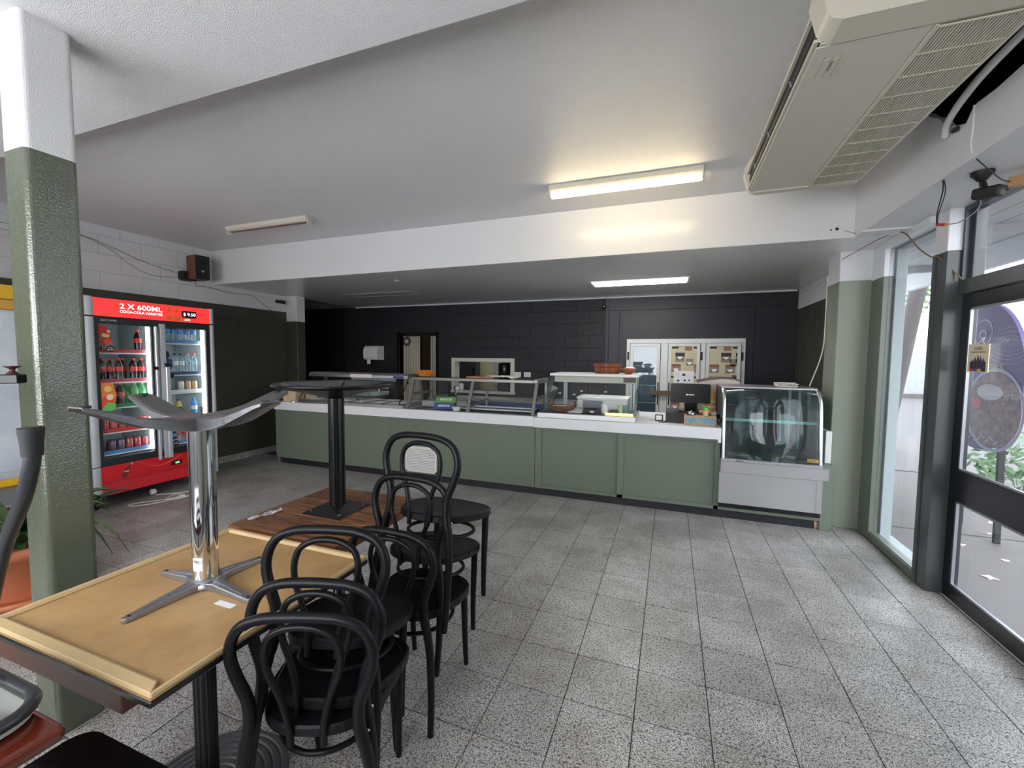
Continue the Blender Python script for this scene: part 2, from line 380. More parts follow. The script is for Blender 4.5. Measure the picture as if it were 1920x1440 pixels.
blocks(wall_right, 'x', 1.625, -1, 4.96, 6.95, .4, 2.5, .235, lambda z: M_wblock if z > 2.23 else M_gblock, ab=4.9)
pc = MB().box(1.392, 1.70, 4.65, 4.96, 0, 2.24); pc.m = 1; pc.box(1.392, 1.70, 4.65, 4.96, 2.24, 2.52)
struct(pc.build('column', [M_olive2, M_white], bev=.004))
# near square steel pillar
pp = MB().prism(rrect(-2.395, -2.24, .885, 1.04, .022, 5), 'z', 0, 2.288); pp.m = 1; pp.prism(rrect(-2.395, -2.24, .885, 1.04, .022, 5), 'z', 2.288, 2.775)
struct(pp.build('pillar', [M_olive, M_white]))
# ceilings, bulkhead, beam
struct(MB().box(-6.1, 1.75, 1.4, 4.2, 2.95, 3.1).build('ceiling', M_ceil))
struct(MB().box(-6.1, 1.35, -1.2, 1.49, 2.775, 3.1).build('ceiling', M_ceil, bev=.004))
bulk = struct(MB().box(-6.1, 1.75, 4.14, 7.1, 2.5, 3.05).build('beam', M_bulk, bev=.004))
struct(MB().box(-7.5, -6.0, 5.3, 7.1, 2.5, 2.6).build('ceiling', M_white))
struct(MB().box(-5.9, 1.6, 6.925, 6.945, 2.482, 2.5).build('trim_2', M_white))
# beam over the windows, with a ragged hole behind the air conditioner
HOLE = [(1.5, 2.80), (1.6, 2.70), (2.2, 2.73), (2.44, 2.752), (2.60, 2.745), (2.72, 2.752), (2.755, 2.747), (2.80, 2.697), (2.86, 2.712), (2.90, 2.735), (2.97, 2.765), (3.04, 2.84), (3.12, 2.885), (3.2, 2.95)]
bm_ = MB()
front = [(-1.2, 2.5), (4.14, 2.5), (4.14, 2.95), (3.2, 2.95)] + HOLE[::-1][1:] + [(1.5, 2.95), (-1.2, 2.95)]
bm_.prism(front, 'x', 1.32, 1.36)
bm_.box(1.36, 1.75, -1.2, 4.139, 2.5, 2.64); bm_.box(1.6, 1.75, -1.2, 4.139, 2.64, 2.95); bm_.box(1.36, 1.6, 3.3, 4.14, 2.64, 2.95); bm_.box(1.36, 1.6, -1.2, 1.3, 2.64, 2.95)
bm_.m = 1; bm_.box(1.361, 1.599, 1.3, 3.3, 2.6402, 2.65).box(1.59, 1.599, 1.3, 3.3, 2.65, 2.949).box(1.361, 1.6, 3.29, 3.299, 2.65, 2.949).box(1.322, 1.599, 1.3, 3.3, 2.94, 2.9495)  # near-black lining sheets put the hole's shade into colour
beam = struct(bm_.build('beam', [M_white, mat('cavity_shade', S(9, 9, 10), .9, spec=.1)]))
bx('trim', M_white, beam, 1.30, 1.74, 3.93, 4.09, 2.485, 2.5, bev=.002)
wf = MB()
for q in cutrects((-6.1, 1.75, -.1, 3.1), [(-4.3, -.1, 1.0, 2.3)]): wf.box(q[0], q[1], -1.35, -1.2, q[2], q[3])
wall_front_unseen = struct(wf.build('wall_front_unseen', M_white))  # unseen wall added to cut the light from behind the camera
# ---- right side: window 1, post, door
M_frame = mat('sage_window_frame', S(100, 108, 98), .3); M_framew = mat('white_window_frame', S(222, 224, 226), .35)
M_dkframe = mat('charcoal_frame', S(66, 70, 70), .3); M_door = mat('black_door_frame', S(19, 20, 27), .26)
w1 = MB().box(1.63, 1.70, 4.43, 4.655, 0, SPLIT - .015).box(1.63, 1.70, 3.70, 4.44, 0, .066).box(1.64, 1.70, 3.70, 4.44, .066, .072)
w1.m = 1; w1.box(1.63, 1.70, 4.43, 4.655, SPLIT - .015, 2.5).box(1.6, 1.70, 3.7, 4.44, 2.455, 2.5)
w1.m = 2; w1.box(1.70, 1.775, 4.40, 4.66, 0, 2.5).box(1.70, 1.80, 3.72, 4.44, 0, .055).box(1.70, 1.80, 3.70, 4.44, 2.44, 2.5)
win = struct(w1.build('window_1', [M_frame, M_framew, mat('pale_outer_reveal', S(150, 160, 162), .4)], bev=.003))
bx('pane', M_winglass, win, 1.665, 1.671, 3.70, 4.43, .066, 2.455)
ps = MB().box(1.628, 1.76, 3.555, 3.70, 0, 2.235).box(1.62, 1.635, 3.66, 3.70, 0, 2.235); ps.m = 1; ps.box(1.628, 1.76, 3.555, 3.70, 2.235, 2.5)
struct(ps.build('pillar', [M_dkframe, M_white], bev=.003))
dr = MB().box(1.70, 1.79, 1.6, 3.556, 1.955, 2.045); dr.box(1.73, 1.79, 3.50, 3.56, 2.04, 2.5)
struct(dr.build('trim_3', M_dkframe, bev=.003))
tr = struct(MB().box(1.70, 1.77, 3.535, 3.556, 2.04, 2.5).box(1.70, 1.77, 1.6, 3.54, 2.47, 2.5).build('window_2', mat('dark_blue_frame', S(58, 66, 78), .3)))
bx('pane', M_winglass, tr, 1.735, 1.741, 1.6, 3.54, 2.045, 2.47)
bx('latch', M_steeld, tr, 1.69, 1.715, 3.1, 3.17, 2.47, 2.485)
def door_leaf(name, y0, y1, hinge):
    d = MB().box(1.72, 1.765, y1 - .115, y1, 0.004, 1.952).box(1.72, 1.765, y0, y0 + .115, .004, 1.952).box(1.721, 1.764, y0 + .1, y1 - .1, .004, .10).box(1.721, 1.764, y0 + .1, y1 - .1, .648, .848).box(1.721, 1.764, y0 + .1, y1 - .1, 1.866, 1.952)
    o = struct(d.build(name, M_door, bev=.003))
    for z0, z1 in ((.10, .648), (.848, 1.866)):
        bx('pane', M_winglass, o, 1.74, 1.746, y0 + .11, y1 - .11, z0, z1)
        b = MB()
        for (a, c, e, f) in ((y0 + .113, y1 - .113, z0, z0 + .012), (y0 + .113, y1 - .113, z1 - .012, z1), (y0 + .113, y0 + .125, z0, z1), (y1 - .125, y1 - .113, z0, z1)): b.box(1.724, 1.74, a, c, e, f)
        b.build('glazing_bead', mat('grey_bead', S(150, 152, 156), .3, .6), o)
    return o
door1 = door_leaf('door_1', 2.62, 3.60, 1); door2 = door_leaf('door_2', 1.62, 2.60, 0)
shade_wall = MB().box(1.66, 1.76, -1.2, 1.6, 0, 2.24); shade_wall.m = 1; shade_wall.box(1.66, 1.76, -1.2, 1.6, 2.24, 2.5)  # unseen solid wall added to keep side light off the near floor
struct(shade_wall.build('wall_right', [M_olive2, M_white]))
# closed sign hanging on the door glass
sg = thing('hanging_sign', 'cream CLOSED sign with skyline picture hung inside the door glass', 'sign', (1.722, 3.36, 1.5))
M_sgn = mat('cream_card', S(222, 208, 180), .5)
MB().box(1.716, 1.720, 3.27, 3.452, 1.47, 1.637).build('card', M_sgn, sg)
DKT = mat('dark_print', S(32, 28, 34), .6)
RY = (0, -1, 0); UZ = (0, 0, 1)
def ptext(s, z, h, w): text('lettering', s, DKT, sg, (1.716, 3.361, z), RY, UZ, h, w, 'CENTER')
ptext('CLOSED', 1.603, .016, .075); ptext('COME BACK AND SEE US', 1.585, .009, .13)
sk = MB(); yy = 3.42; i = 0
pts = [(3.43, 1.49), (3.43, 1.53)]
for k, hgt in enumerate((.035, .05, .04, .062, .045, .075, .05, .066, .04, .055, .035)): pts += [(3.425 - k * .0125, 1.50 + hgt), (3.418 - k * .0125, 1.50 + hgt * .8)]
pts += [(3.29, 1.53), (3.29, 1.49)]
sk.prism(pts, 'x', 1.7152, 1.716).build('picture', mat('dusk_print', S(62, 48, 70), .6), sg)
for k, c in enumerate((S(190, 40, 50), S(40, 90, 170), S(214, 160, 50), S(60, 50, 60))): bx('picture', mat('print_band%d' % k, c, .6), sg, 1.7151, 1.716, 3.43 - .035 * (k + 1), 3.43 - .035 * k, 1.474, 1.49)
MB().tube([(1.725, 3.39, 1.637), (1.73, 3.362, 1.665), (1.725, 3.33, 1.637)], .0012, 6).build('string', M_cable_w, sg)
MB().lathe([(0, 0), (.012, .002), (.014, .008), (.005, .012), (0, .013)], (1.726, 3.362, 1.665), 10, 'x').build('suction_cup', glassmat('clear_rubber', (.9, .9, .9, 1), 1.5, dirt=.4), sg)
# ---- outside: paving, verandah roof, wall, trees
M_pave = mat('concrete_paving', S(98, 92, 90), .7, var=.35, vscale=2.2, bump=.2, bscale=60)
pv = struct(MB().box(1.76, 4.3, -6, 20, -.15, -.03).build('ground', mat('paving_joint', S(110, 106, 104), .8)))
for y0 in (-5.5, -2.9, -.3, 2.3, 4.95, 7.5, 10.1, 12.7):
    bx('paving_slab', M_pave, pv, 1.765, 4.29, y0 + .004, y0 + 2.596, -.1, -.02, bev=.003)
struct(MB().box(4.3, 70, -20, 60, -.3, -.06).build('ground', mat('pale_asphalt', S(100, 98, 97), .85, var=.3, vscale=.6)))
M_board = mat('soffit_board', S(196, 196, 198), .6, var=.12, vscale=5)
ro = struct(MB().box(1.76, 3.0, 3.4, 9.6, 2.70, 2.78).build('roof', M_board))
for k in range(6):
    bx('board', M_board, ro, 1.765 + k * .187, 1.765 + k * .187 + .178, 3.4, 9.55, 2.676, 2.70, bev=.002)
for y0 in (3.6, 4.8, 6.6, 8.4): bx('batten', M_board, ro, 1.77, 2.94, y0, y0 + .05, 2.60, 2.676)
bx('fascia', mat('fascia_paint', S(206, 208, 212), .5), ro, 2.94, 3.0, 3.4, 9.6, 2.47, 2.69)
struct(MB().box(-8, 1.76, -1.3, 7.2, 3.1, 3.2).build('roof', M_board))
def leafy(mb, c, r, n, s, rz=1.0):
    for _ in range(n):
        d = Vector((random.gauss(0, 1), random.gauss(0, 1), random.gauss(0, 1))).normalized() * r * random.uniform(.55, 1) ** .6
        p = Vector(c) + Vector((d.x, d.y, d.z * rz)); a = Vector((random.uniform(-1, 1), random.uniform(-1, 1), random.uniform(-1, 1))).normalized(); b = a.orthogonal().normalized()
        mb.add([p - a * s, p + b * s * .5, p + a * s, p - b * s * .5], [(0, 1, 2, 3)])
M_leafs = [mat('tree_leaf_%d' % i, c, .6, rnd=.1) for i, c in enumerate((S(108, 140, 88), S(126, 150, 104), S(92, 124, 80)))]
M_bark = mat('grey_bark', S(150, 142, 134), .85, var=.4, vscale=8, bump=.5, bscale=30)
def tree(x, y, h, r, label, i, n=900, trunk=.14, lean=(0, 0)):
    t = thing('tree', label, 'tree', (x, y, -.06))
    top = (x + lean[0], y + lean[1], h * .75)
    MB().tube(spline([(x, y, -.06), (x + lean[0] * .4, y + lean[1] * .4, h * .4), top], 5), [trunk * (1 - .05 * k) for k in range(11)], 10).build('trunk', M_bark, t)
    mb = MB()
    for _ in range(7): leafy(mb, (top[0] + random.uniform(-r, r) * .7, top[1] + random.uniform(-r, r) * .7, h * .75 + random.uniform(-.5, .5) * r), r * .6, n // 7, .16)
    mb.build('crown', M_leafs[i % 3], t); return t
t = thing('leaning_tree', 'leaning grey tree trunk close outside the narrow window', 'tree', (3.55, 9.15, -.06))
MB().tube(spline([(3.52, 9.45, -.06), (3.55, 9.2, .4), (3.6, 8.72, 2.2), (3.66, 8.3, 4.0), (3.7, 8.1, 5.2)], 5), [.17, .14, .13] + [.12 - .002 * k for k in range(18)], 14).build('trunk', mat('smooth_grey_bark', S(92, 86, 86), .8, var=.35, vscale=5, bump=.3, bscale=30), t)
cw = MB()
for k in range(6): leafy(cw, (3.8 + random.uniform(-1, 1), 8.1 + random.uniform(-1, 1), 5.6 + random.uniform(-.4, .8)), .9, 150, .12)
cw.build('crown', M_leafs[0], t)
tag(struct(MB().box(5.5, 12.0, 24, 24.25, -.06, 2.55).build('wall', mat('white_outdoor_wall', S(164, 167, 174), .7))), 'white rendered boundary wall across the car park', None)
MB().box(5.3, 12.0, 23.2, 23.6, -.06, .12).build('kerb', M_pave)['kind'] = 'structure'
tree(9.2, 27.5, 6.0, 2.2, 'bushy green tree behind the white boundary wall', 0)
tree(11.6, 26.0, 7.8, 2.6, 'tall green tree beyond the end of the white boundary wall', 1)
tree(6.4, 28, 5.0, 2.0, 'low rounded tree behind the boundary wall, left of the bushy one', 2)
tree(11.9, 22.0, 1.9, .8, 'small leafy sapling in front of the white boundary wall', 1, 500, .05)
tree(9.5, 10.5, 7, 2.6, 'broad tree over the car park seen through the door glass', 2, 1100)
sh = MB()
for k in range(14): leafy(sh, (3.9 + random.uniform(-.3, .5), 4.2 + k * .22, .35), .38, 90, .07)
tag(sh.build('hedge', M_leafs[2]), 'low green garden planting behind the purple sign', 'hedge', kind='stuff')
# round purple sign board seen through the door
M_pur = mat('purple_print', S(104, 88, 148), .5, var=.15, vscale=6); M_lil = mat('lilac_print', S(190, 182, 214), .5); M_lime = mat('lime_print', S(176, 196, 150), .5)
bs = thing('sign_board', 'tall oval purple acai sign board outside the glass door', 'sign', (2.6, 5.05, -.02))
ell = [(5.05 + .52 * math.cos(a * math.pi / 24), 1.40 + .65 * math.sin(a * math.pi / 24)) for a in range(48)]
MB().prism(ell, 'x', 2.6, 2.63).build('board', M_pur, bs)
for yy in (4.8, 5.3): MB().bar((2.66, yy, -.02), (2.635, yy, 1.5), .03, .04).build('leg', M_blackm, bs)
def ring(mb, cy, cz, r, w, x=2.5975, ry=None, n=36):
    ry = ry or r
    for k in range(n):
        a, b = 2 * math.pi * k / n, 2 * math.pi * (k + 1) / n
        P = [(cy + (r - w) * math.cos(a), cz + (ry - w) * math.sin(a)), (cy + r * math.cos(a), cz + ry * math.sin(a)), (cy + r * math.cos(b), cz + ry * math.sin(b)), (cy + (r - w) * math.cos(b), cz + (ry - w) * math.sin(b))]
        mb.add([(x, p[0], p[1]) for p in P], [(3, 2, 1, 0)])
rb = MB(); ring(rb, 4.85, 1.12, .36, .03); ring(rb, 5.04, 1.79, .12, .012); ring(rb, 5.04, 1.77, .05, .02)
for k in range(4): ring(rb, 4.72, 1.72 - k * .035, .22, .004, ry=.10)
tag(rb.build('print', M_lil, bs), kind='stuff')
fr_ = MB().prism([(4.85 + .325 * math.cos(a * math.pi / 16), 1.12 + .325 * math.sin(a * math.pi / 16)) for a in range(32)], 'x', 2.5965, 2.6); fr_.build('print', mat('bowl_print', S(178, 150, 150), .5, var=.9, vscale=26, col2=S(92, 64, 84)), bs)
MB().prism([(4.9 + .16 * math.cos(a * math.pi / 10), 1.27 + .07 * math.sin(a * math.pi / 10)) for a in range(20)], 'x', 2.594, 2.597).build('print', mat('banana_print', S(212, 206, 214), .5), bs)
MB().prism([(5.06 + .07 * math.cos(a * math.pi / 10), 1.16 + .05 * math.sin(a * math.pi / 10)) for a in range(20)], 'x', 2.594, 2.597).build('print', mat('strawberry_print', S(212, 110, 124), .5), bs)
text('lettering', 'OWERS', M_lime, bs, (2.598, 5.22, 1.455), RY, UZ, .06, .46)
text('lettering', 'ACAI', M_lil, bs, (2.598, 4.95, 1.385), RY, UZ, .055, .2)
MB().box(2.597, 2.6, 4.905, 4.92, 1.372, 1.385).box(2.597, 2.6, 4.755, 4.77, 1.443, 1.453).build('print', M_lil, bs)['kind'] = 'stuff'
text('lettering', 'ON', M_lil, bs, (2.598, 4.86, 1.69), RY, UZ, .045, .13)
for k in range(16):
    yy = 4.65 + .055 * k
    MB().bar((2.597, yy, .86), (2.597, yy + .05, .86 + (.03 if k % 2 else -.03)), .004, .012).build('print', M_lil, bs) if abs(yy - 5.05) < .3 else None
# fallen leaves on the paving
lf = None
for k, (x, y, s) in enumerate([(2.35, 4.65, .09), (2.55, 5.2, .07), (2.75, 5.05, .06), (2.5, 4.4, .07), (2.95, 5.4, .08), (3.1, 5.1, .06), (2.85, 4.6, .08), (2.2, 4.0, .1), (3.2, 5.8, .08), (2.6, 5.7, .07)]):
    if lf is None:
        a = [(.0, -.5), (.22, -.2), (.5, .05), (.2, .12), (.12, .5), (-.1, .18), (-.45, .2), (-.22, -.1)]
        mb = MB(); n = len(a)
        mb.add([(p[0], p[1], .03 + .1 * abs(p[0])) for p in a] + [(p[0], p[1], 0 + .1 * abs(p[0])) for p in a], [tuple(range(n)), tuple(range(2 * n - 1, n - 1, -1))] + [(i, n + i, n + (i + 1) % n, (i + 1) % n) for i in range(n)])
        lf = mb.build('fallen_leaf', mat('dry_leaf', S(214, 196, 184), .7, rnd=.2), local=True); o = lf
    else: o = lf.copy(); COL.objects.link(o)
    o.location = (x, y, -.02); o.scale = (s, s, s); o.rotation_euler = (0, 0, k * 1.3)
    tag(o, 'dry curled leaf lying on the concrete paving outside the door', 'leaf', 'fallen leaves outside the door')
# ================================================================ COUNTER
ct = thing('serving_counter', 'long sage green serving counter with black kickboard', 'counter', (-2, 4.7, 0))
bx('kickboard', M_kick, ct, -5.2, 1.30, 4.53, 4.56, 0, .085)
for a, b in ((-5.265, -3.312), (-3.308, -1.392)): bx('panel', M_counter, ct, a, b, 4.50, 4.53, .085, .775, bev=.0015)
for a, b in ((-1.388, -1.318), (-.492, -.434), (.425, .468)): bx('stile', M_counter, ct, a, b, 4.495, 4.53, .085, .775, bev=.0015)
for a, b in ((-1.318, -.492), (-.434, .425)):
    bx('panel', M_counter, ct, a, b, 4.517, 4.53, .12, .74)
    bx('rail', M_counter, ct, a, b, 4.495, 4.53, .74, .775, bev=.0015)
bx('rail', M_counter, ct, -1.318, 1.30, 4.495, 4.53, .085, .12, bev=.0015)
bx('end_post', M_counter, ct, 1.295, 1.385, 4.50, 4.62, 0, .6, bev=.003)
MB().box(-5.265, -5.24, 4.53, 5.06, 0, .775).box(-5.24, .46, 5.04, 5.06, 0, .775).box(-5.24, .46, 4.56, 5.06, .75, .775).build('carcass', M_counter, ct)
cp = MB().prism([(1.265, .0), (1.302, .0), (1.302, .075), (1.285, .07), (1.275, .08), (1.262, .06), (1.268, .03)], 'y', 4.526, 4.531); cp.build('chipped_patch', mat('chipped_paint', S(214, 190, 172), .8, var=1, vscale=45, col2=S(132, 58, 44)), ct)['label'] = 'chipped corner showing brown timber and white filler'
vf = MB()
for (a, b, c, d) in ((-3.085, -2.64, .405, .425), (-3.085, -2.64, .105, .125), (-3.085, -3.062, .105, .425), (-2.663, -2.64, .105, .425)): vf.box(a, b, 4.488, 4.50, c, d)
vent = vf.build('vent', M_plast, ct, bev=.001)
bx('vent_back', mat('grey_louvre_shadow', S(120, 122, 122), .7), vent, -3.07, -2.65, 4.497, 4.4995, .115, .415)
for k in range(14): MB().bar((-3.063, 4.492, .135 + k * .0203), (-2.662, 4.492, .135 + k * .0203), .012, .012, up=(0, -.6, .8)).build('louvre', M_plast, vent)
w1_ = MB().prism([(-5.25, 4.46), (-1.402, 4.46), (-1.402, 5.12), (-5.25, 5.12)], 'z', .775, .885).build('worktop', M_lamin, bev=.004)
tag(w1_, 'long white laminate worktop under the salad bar, left of the joint', 'worktop')
w2_ = MB().box(-1.399, .468, 4.46, 5.16, .768, .88).box(-1.399, .74, 5.16, 5.5, .768, .88).box(.44, .468, 4.455, 4.50, .74, .77).build('worktop', M_lamin, bev=.004)
tag(w2_, 'white laminate worktop under the till, right of the joint', 'worktop')
ZB = .886
# ---- bain-marie at the left end
bm = thing('bain_marie', 'stainless bain-marie with heat-lamp canopy at left end of worktop', 'food warmer', (-4, 4.8, ZB))
MB().box(-4.88, -3.12, 4.49, 4.53, ZB, .925).box(-4.88, -3.12, 5.06, 5.10, ZB, .925).box(-4.88, -4.84, 4.53, 5.06, ZB, .925).box(-3.16, -3.12, 4.53, 5.06, ZB, .925).build('rim', M_steel, bm, bev=.003)
bx('well', mat('dark_well', S(36, 36, 38), .4, .5), bm, -4.84, -3.16, 4.53, 5.06, ZB, .893)
def pan(par, x0, x1, y0, y1, z, d=.05):
    p = MB().box(x0, x1, y0, y0 + .018, z, z + .004).box(x0, x1, y1 - .018, y1, z, z + .004).box(x0, x0 + .018, y0, y1, z, z + .004).box(x1 - .018, x1, y0, y1, z, z + .004)
    a, b, c, e = x0 + .015, x1 - .015, y0 + .015, y1 - .015
    p.box(a, a + .003, c, e, z - d, z).box(b - .003, b, c, e, z - d, z).box(a, b, c, c + .003, z - d, z).box(a, b, e - .003, e, z - d, z).box(a, b, c, e, z - d, z - d + .003)
    return p.build('pan', M_steel, par)
for k in range(6): 
    for r in range(2):
        if (k, r) in ((1, 0), (2, 1)): continue
        pan(bm, -4.82 + k * .275, -4.56 + k * .275, 4.535 + r * .265, 4.79 + r * .265, .926, .03)
cn = MB().prism([(4.72, 1.245), (5.02, 1.245), (5.04, 1.26), (5.04, 1.30), (4.76, 1.305), (4.72, 1.28)], 'x', -4.86, -3.2).build('canopy', M_steel, bm, bev=.002)
bx('end_cap', M_blackm, bm, -3.2, -3.12, 4.9, 5.08, 1.24, 1.30, bev=.004)
for x in (-4.83, -3.19): MB().bar((x, 5.05, .925), (x, 5.0, 1.25), .03, .03, up=(1, 0, 0)).build('post', M_steeld, bm)
MB().add([(-4.85, 4.735, 1.244), (-3.2, 4.735, 1.244), (-3.2, 4.545, .98), (-4.85, 4.545, .98), (-4.85, 4.739, 1.24), (-3.2, 4.739, 1.24), (-3.2, 4.55, .978), (-4.85, 4.55, .978)], [(0, 3, 2, 1), (4, 5, 6, 7), (0, 1, 5, 4), (2, 3, 7, 6)]).build('sneeze_guard', M_glass, bm)
MB().bar((-3.2, 4.737, 1.243), (-3.2, 4.53, .93), .006, .01, up=(1, 0, 0)).bar((-4.85, 4.737, 1.243), (-4.85, 4.53, .93), .006, .01, up=(1, 0, 0)).build('glass_edge', M_blackm, bm)
bx('label_card', mat('pink_white_card', S(226, 208, 210), .5), bm, -4.12, -3.76, 4.714, 4.72, 1.243, 1.29)
text('lettering', 'SELF SERVE', mat('grey_ink', S(150, 130, 134), .6), bm, (-3.94, 4.7135, 1.26), (1, 0, 0), UZ, .014, .28, 'CENTER') if False else None
bx('label_card', mat('blue_badge', S(40, 50, 130), .4), bm, -3.42, -3.26, 4.714, 4.72, 1.25, 1.275)
# folded brown cartons
def carton(loc, s, label, m, rz):
    t = thing('carton', label, 'carton', loc, rot=(0, 0, rz))
    MB().add([(-.1 * s, -.08 * s, 0), (.1 * s, -.08 * s, 0), (.1 * s, .08 * s, 0), (-.1 * s, .08 * s, 0), (-.115 * s, -.09 * s, .1 * s), (.115 * s, -.09 * s, .1 * s), (.115 * s, .09 * s, .1 * s), (-.115 * s, .09 * s, .1 * s)],
             [(3, 2, 1, 0), (0, 1, 5, 4), (1, 2, 6, 5), (2, 3, 7, 6), (3, 0, 4, 7), (4, 5, 6, 7)]).build('base', m, t, local=True, bev=.002)
    MB().add([(-.118 * s, -.093 * s, .101 * s), (.118 * s, -.093 * s, .101 * s), (.118 * s, .093 * s, .101 * s), (-.118 * s, .093 * s, .101 * s), (-.09 * s, -.07 * s, .145 * s), (.09 * s, -.07 * s, .145 * s), (.09 * s, .07 * s, .145 * s), (-.09 * s, .07 * s, .145 * s)],
             [(3, 2, 1, 0), (0, 1, 5, 4), (1, 2, 6, 5), (2, 3, 7, 6), (3, 0, 4, 7), (4, 5, 6, 7)]).build('lid', m, t, local=True, bev=.002)
M_kraft = mat('kraft_card', S(206, 182, 148), .75); M_pk = mat('pale_green_card', S(200, 208, 196), .7)
carton((-5.05, 4.62, ZB), 1.0, 'brown takeaway carton at the left end of the worktop, frontmost', M_kraft, .1)
carton((-5.03, 4.86, ZB), 1.0, 'brown takeaway carton behind the front one', M_kraft, -.3)
carton((-4.95, 5.02, .926), .7, 'small pale green takeaway carton beside the bain-marie', M_pk, .5)
tag(MB().lathe([(.022, 0), (.022, .035), (.018, .036), (.018, .004), (0, .004)], (-4.9, 4.475, ZB), 12).build('small_cup', M_steel), 'tiny steel cup in front of the brown cartons', 'cup')
# ---- salad bar
sb = thing('salad_bar', 'steel framed salad bar with slanted front, middle of worktop', 'display case', (-2.2, 4.8, ZB))
def post(par, a, b, w=.036, n='post'): return MB().bar(a, b, w, w, up=(1, 0, 0)).build(n, M_steeld, par, bev=.003)
for x in (-3.06, -2.225, -1.425): post(sb, (x, 4.50, ZB), (x, 4.66, 1.255))
for x in (-3.05, -1.43): post(sb, (x, 5.06, ZB), (x, 5.06, 1.25), .03)
post(sb, (-2.225, 5.06, ZB), (-2.225, 5.06, 1.1), .03)
MB().bar((-2.225, 4.52, .93), (-2.225, 5.06, 1.0), .02, .02).bar((-1.43, 4.57, 1.07), (-1.43, 5.06, 1.07), .03, .03).bar((-3.05, 4.58, 1.07), (-3.05, 5.06, 1.07), .03, .03).build('brace', M_steeld, sb)
MB().bar((-3.085, 4.66, 1.258), (-1.41, 4.66, 1.258), .045, .036).build('front_rail', M_steeld, sb, bev=.004)
MB().box(-1.46, -1.405, 4.63, 5.09, 1.235, 1.29).build('corner_bracket', M_steeld, sb, bev=.012, seg=2)
bx('top_glass', M_case, sb, -3.08, -1.44, 4.68, 5.08, 1.268, 1.276)
MB().add([(-3.04, 4.515, .92), (-1.44, 4.515, .92), (-1.44, 4.645, 1.24), (-3.04, 4.645, 1.24), (-3.04, 4.519, .918), (-1.44, 4.519, .918), (-1.44, 4.65, 1.238), (-3.04, 4.65, 1.238)], [(0, 1, 2, 3), (7, 6, 5, 4), (0, 4, 5, 1), (3, 2, 6, 7)]).build('front_glass', M_glass, sb)
bx('base_tray', mat('dark_tray', S(50, 52, 56), .3, .4), sb, -3.02, -1.44, 4.53, 5.1, ZB, .892)
bx('blue_strip', mat('blue_liner', S(38, 52, 112), .5), sb, -2.52, -1.44, 5.08, 5.1, .892, .96)
for y_, z_ in ((4.66, .915), (4.80, .93)): MB().bar((-2.5, y_, z_), (-1.47, y_, z_), .07, .01).build('white_rail', M_lamin, sb)
tag(MB().box(-2.99, -2.72, 4.72, 4.99, .893, .98).build('steel_tub', M_steel, bev=.012, seg=2), 'steel tub inside the salad bar, behind its left post', 'tub')
def glovebox(loc, m, label, rz, txt):
    t = thing('glove_box', label, 'box', loc, rot=(0, 0, rz))
    MB().box(-.12, .12, -.06, .06, 0, .075).build('carton', m, t, local=True, bev=.002)
    MB().box(-.07, .07, -.061, .061, .03, .055).build('print', M_paper, t, local=True)
    text('lettering', txt, mat('navy_ink', S(20, 30, 90), .5), t, (0, -.062, .034), (1, 0, 0), UZ, .016, .11, 'CENTER', local=True)
M_gb = mat('green_carton', S(96, 150, 60), .5); M_bb = mat('blue_carton', S(42, 66, 150), .5)
glovebox((-2.62, 4.66, .893), M_bb, 'blue glove carton under the green one in the salad bar', .35, 'GLOVES')
glovebox((-2.60, 4.67, .969), M_gb, 'green glove carton on top of the blue one', .4, 'GLOVES')
ut = thing('utensil_tub', 'tub of black tongs and ladles standing behind the glove cartons', 'utensils', (-2.62, 4.86, .893))
MB().lathe([(.05, 0), (.06, .16), (.055, .16), (.046, .005), (0, .005)], (-2.62, 4.86, .893), 14).build('tub', M_blackm, ut)
for k, (dx, dy) in enumerate(((-.05, 0), (.02, .03), (.05, -.01), (-.01, -.04))): MB().tube([(-2.62, 4.86, .9), (-2.62 + dx * 1.5, 4.86 + dy, 1.13)], .006, 6).lathe([(0, 0), (.025, .01), (.028, .03), (.02, .05), (0, .055)], (-2.62 + dx * 1.5, 4.86 + dy, 1.11), 8).build('handle', [M_blackm, M_plast][k == 2], ut)
tag(MB().lathe([(.045, 0), (.055, .045), (.05, .045), (.04, .004), (0, .004)], (-2.40, 4.56, .893), 14).build('bowl', M_pk), 'small pale bowl beside the glove cartons', 'bowl')
# things on the salad bar roof
ob = MB(); n = 14; zt = 1.277
P0 = [(.075 + (.008 if k % 2 else -.004), k) for k in range(28)]
def fluted(mb, c, r0, r1, h, n, amp):
    pts = []; F = []
    for (r, z) in ((r0 * .5, 0.002), (r0, .004), (r1, h), (r1 * .93, h), (r0 * .85, .012), (r0 * .4, .012)):
        for k in range(n): rr = r * (1 + (amp if k % 2 else -amp) * (z > .003)); a = 2 * math.pi * k / n; pts.append((c[0] + rr * math.cos(a), c[1] + rr * math.sin(a), c[2] + z))
    for i in range(5):
        for k in range(n): F.append((i * n + k, i * n + (k + 1) % n, (i + 1) * n + (k + 1) % n, (i + 1) * n + k))
    F += [tuple(range(n - 1, -1, -1)), tuple(range(5 * n, 6 * n))]
    return mb.add(pts, F)
tag(fluted(ob, (-3.02, 4.86, zt), .075, .12, .08, 32, .05).build('fluted_bowl', mat('orange_plastic', S(216, 128, 40), .45)), 'orange fluted plastic bowl on the left end of the salad bar roof', 'bowl')
tag(MB().box(-2.37, -2.0, 4.74, 4.95, zt, zt + .018).build('cutting_board', mat('pinkish_board', S(176, 122, 92), .6), bev=.004), 'brown serving board lying on the salad bar roof', 'board')
tw = MB(); pts = []; F = []
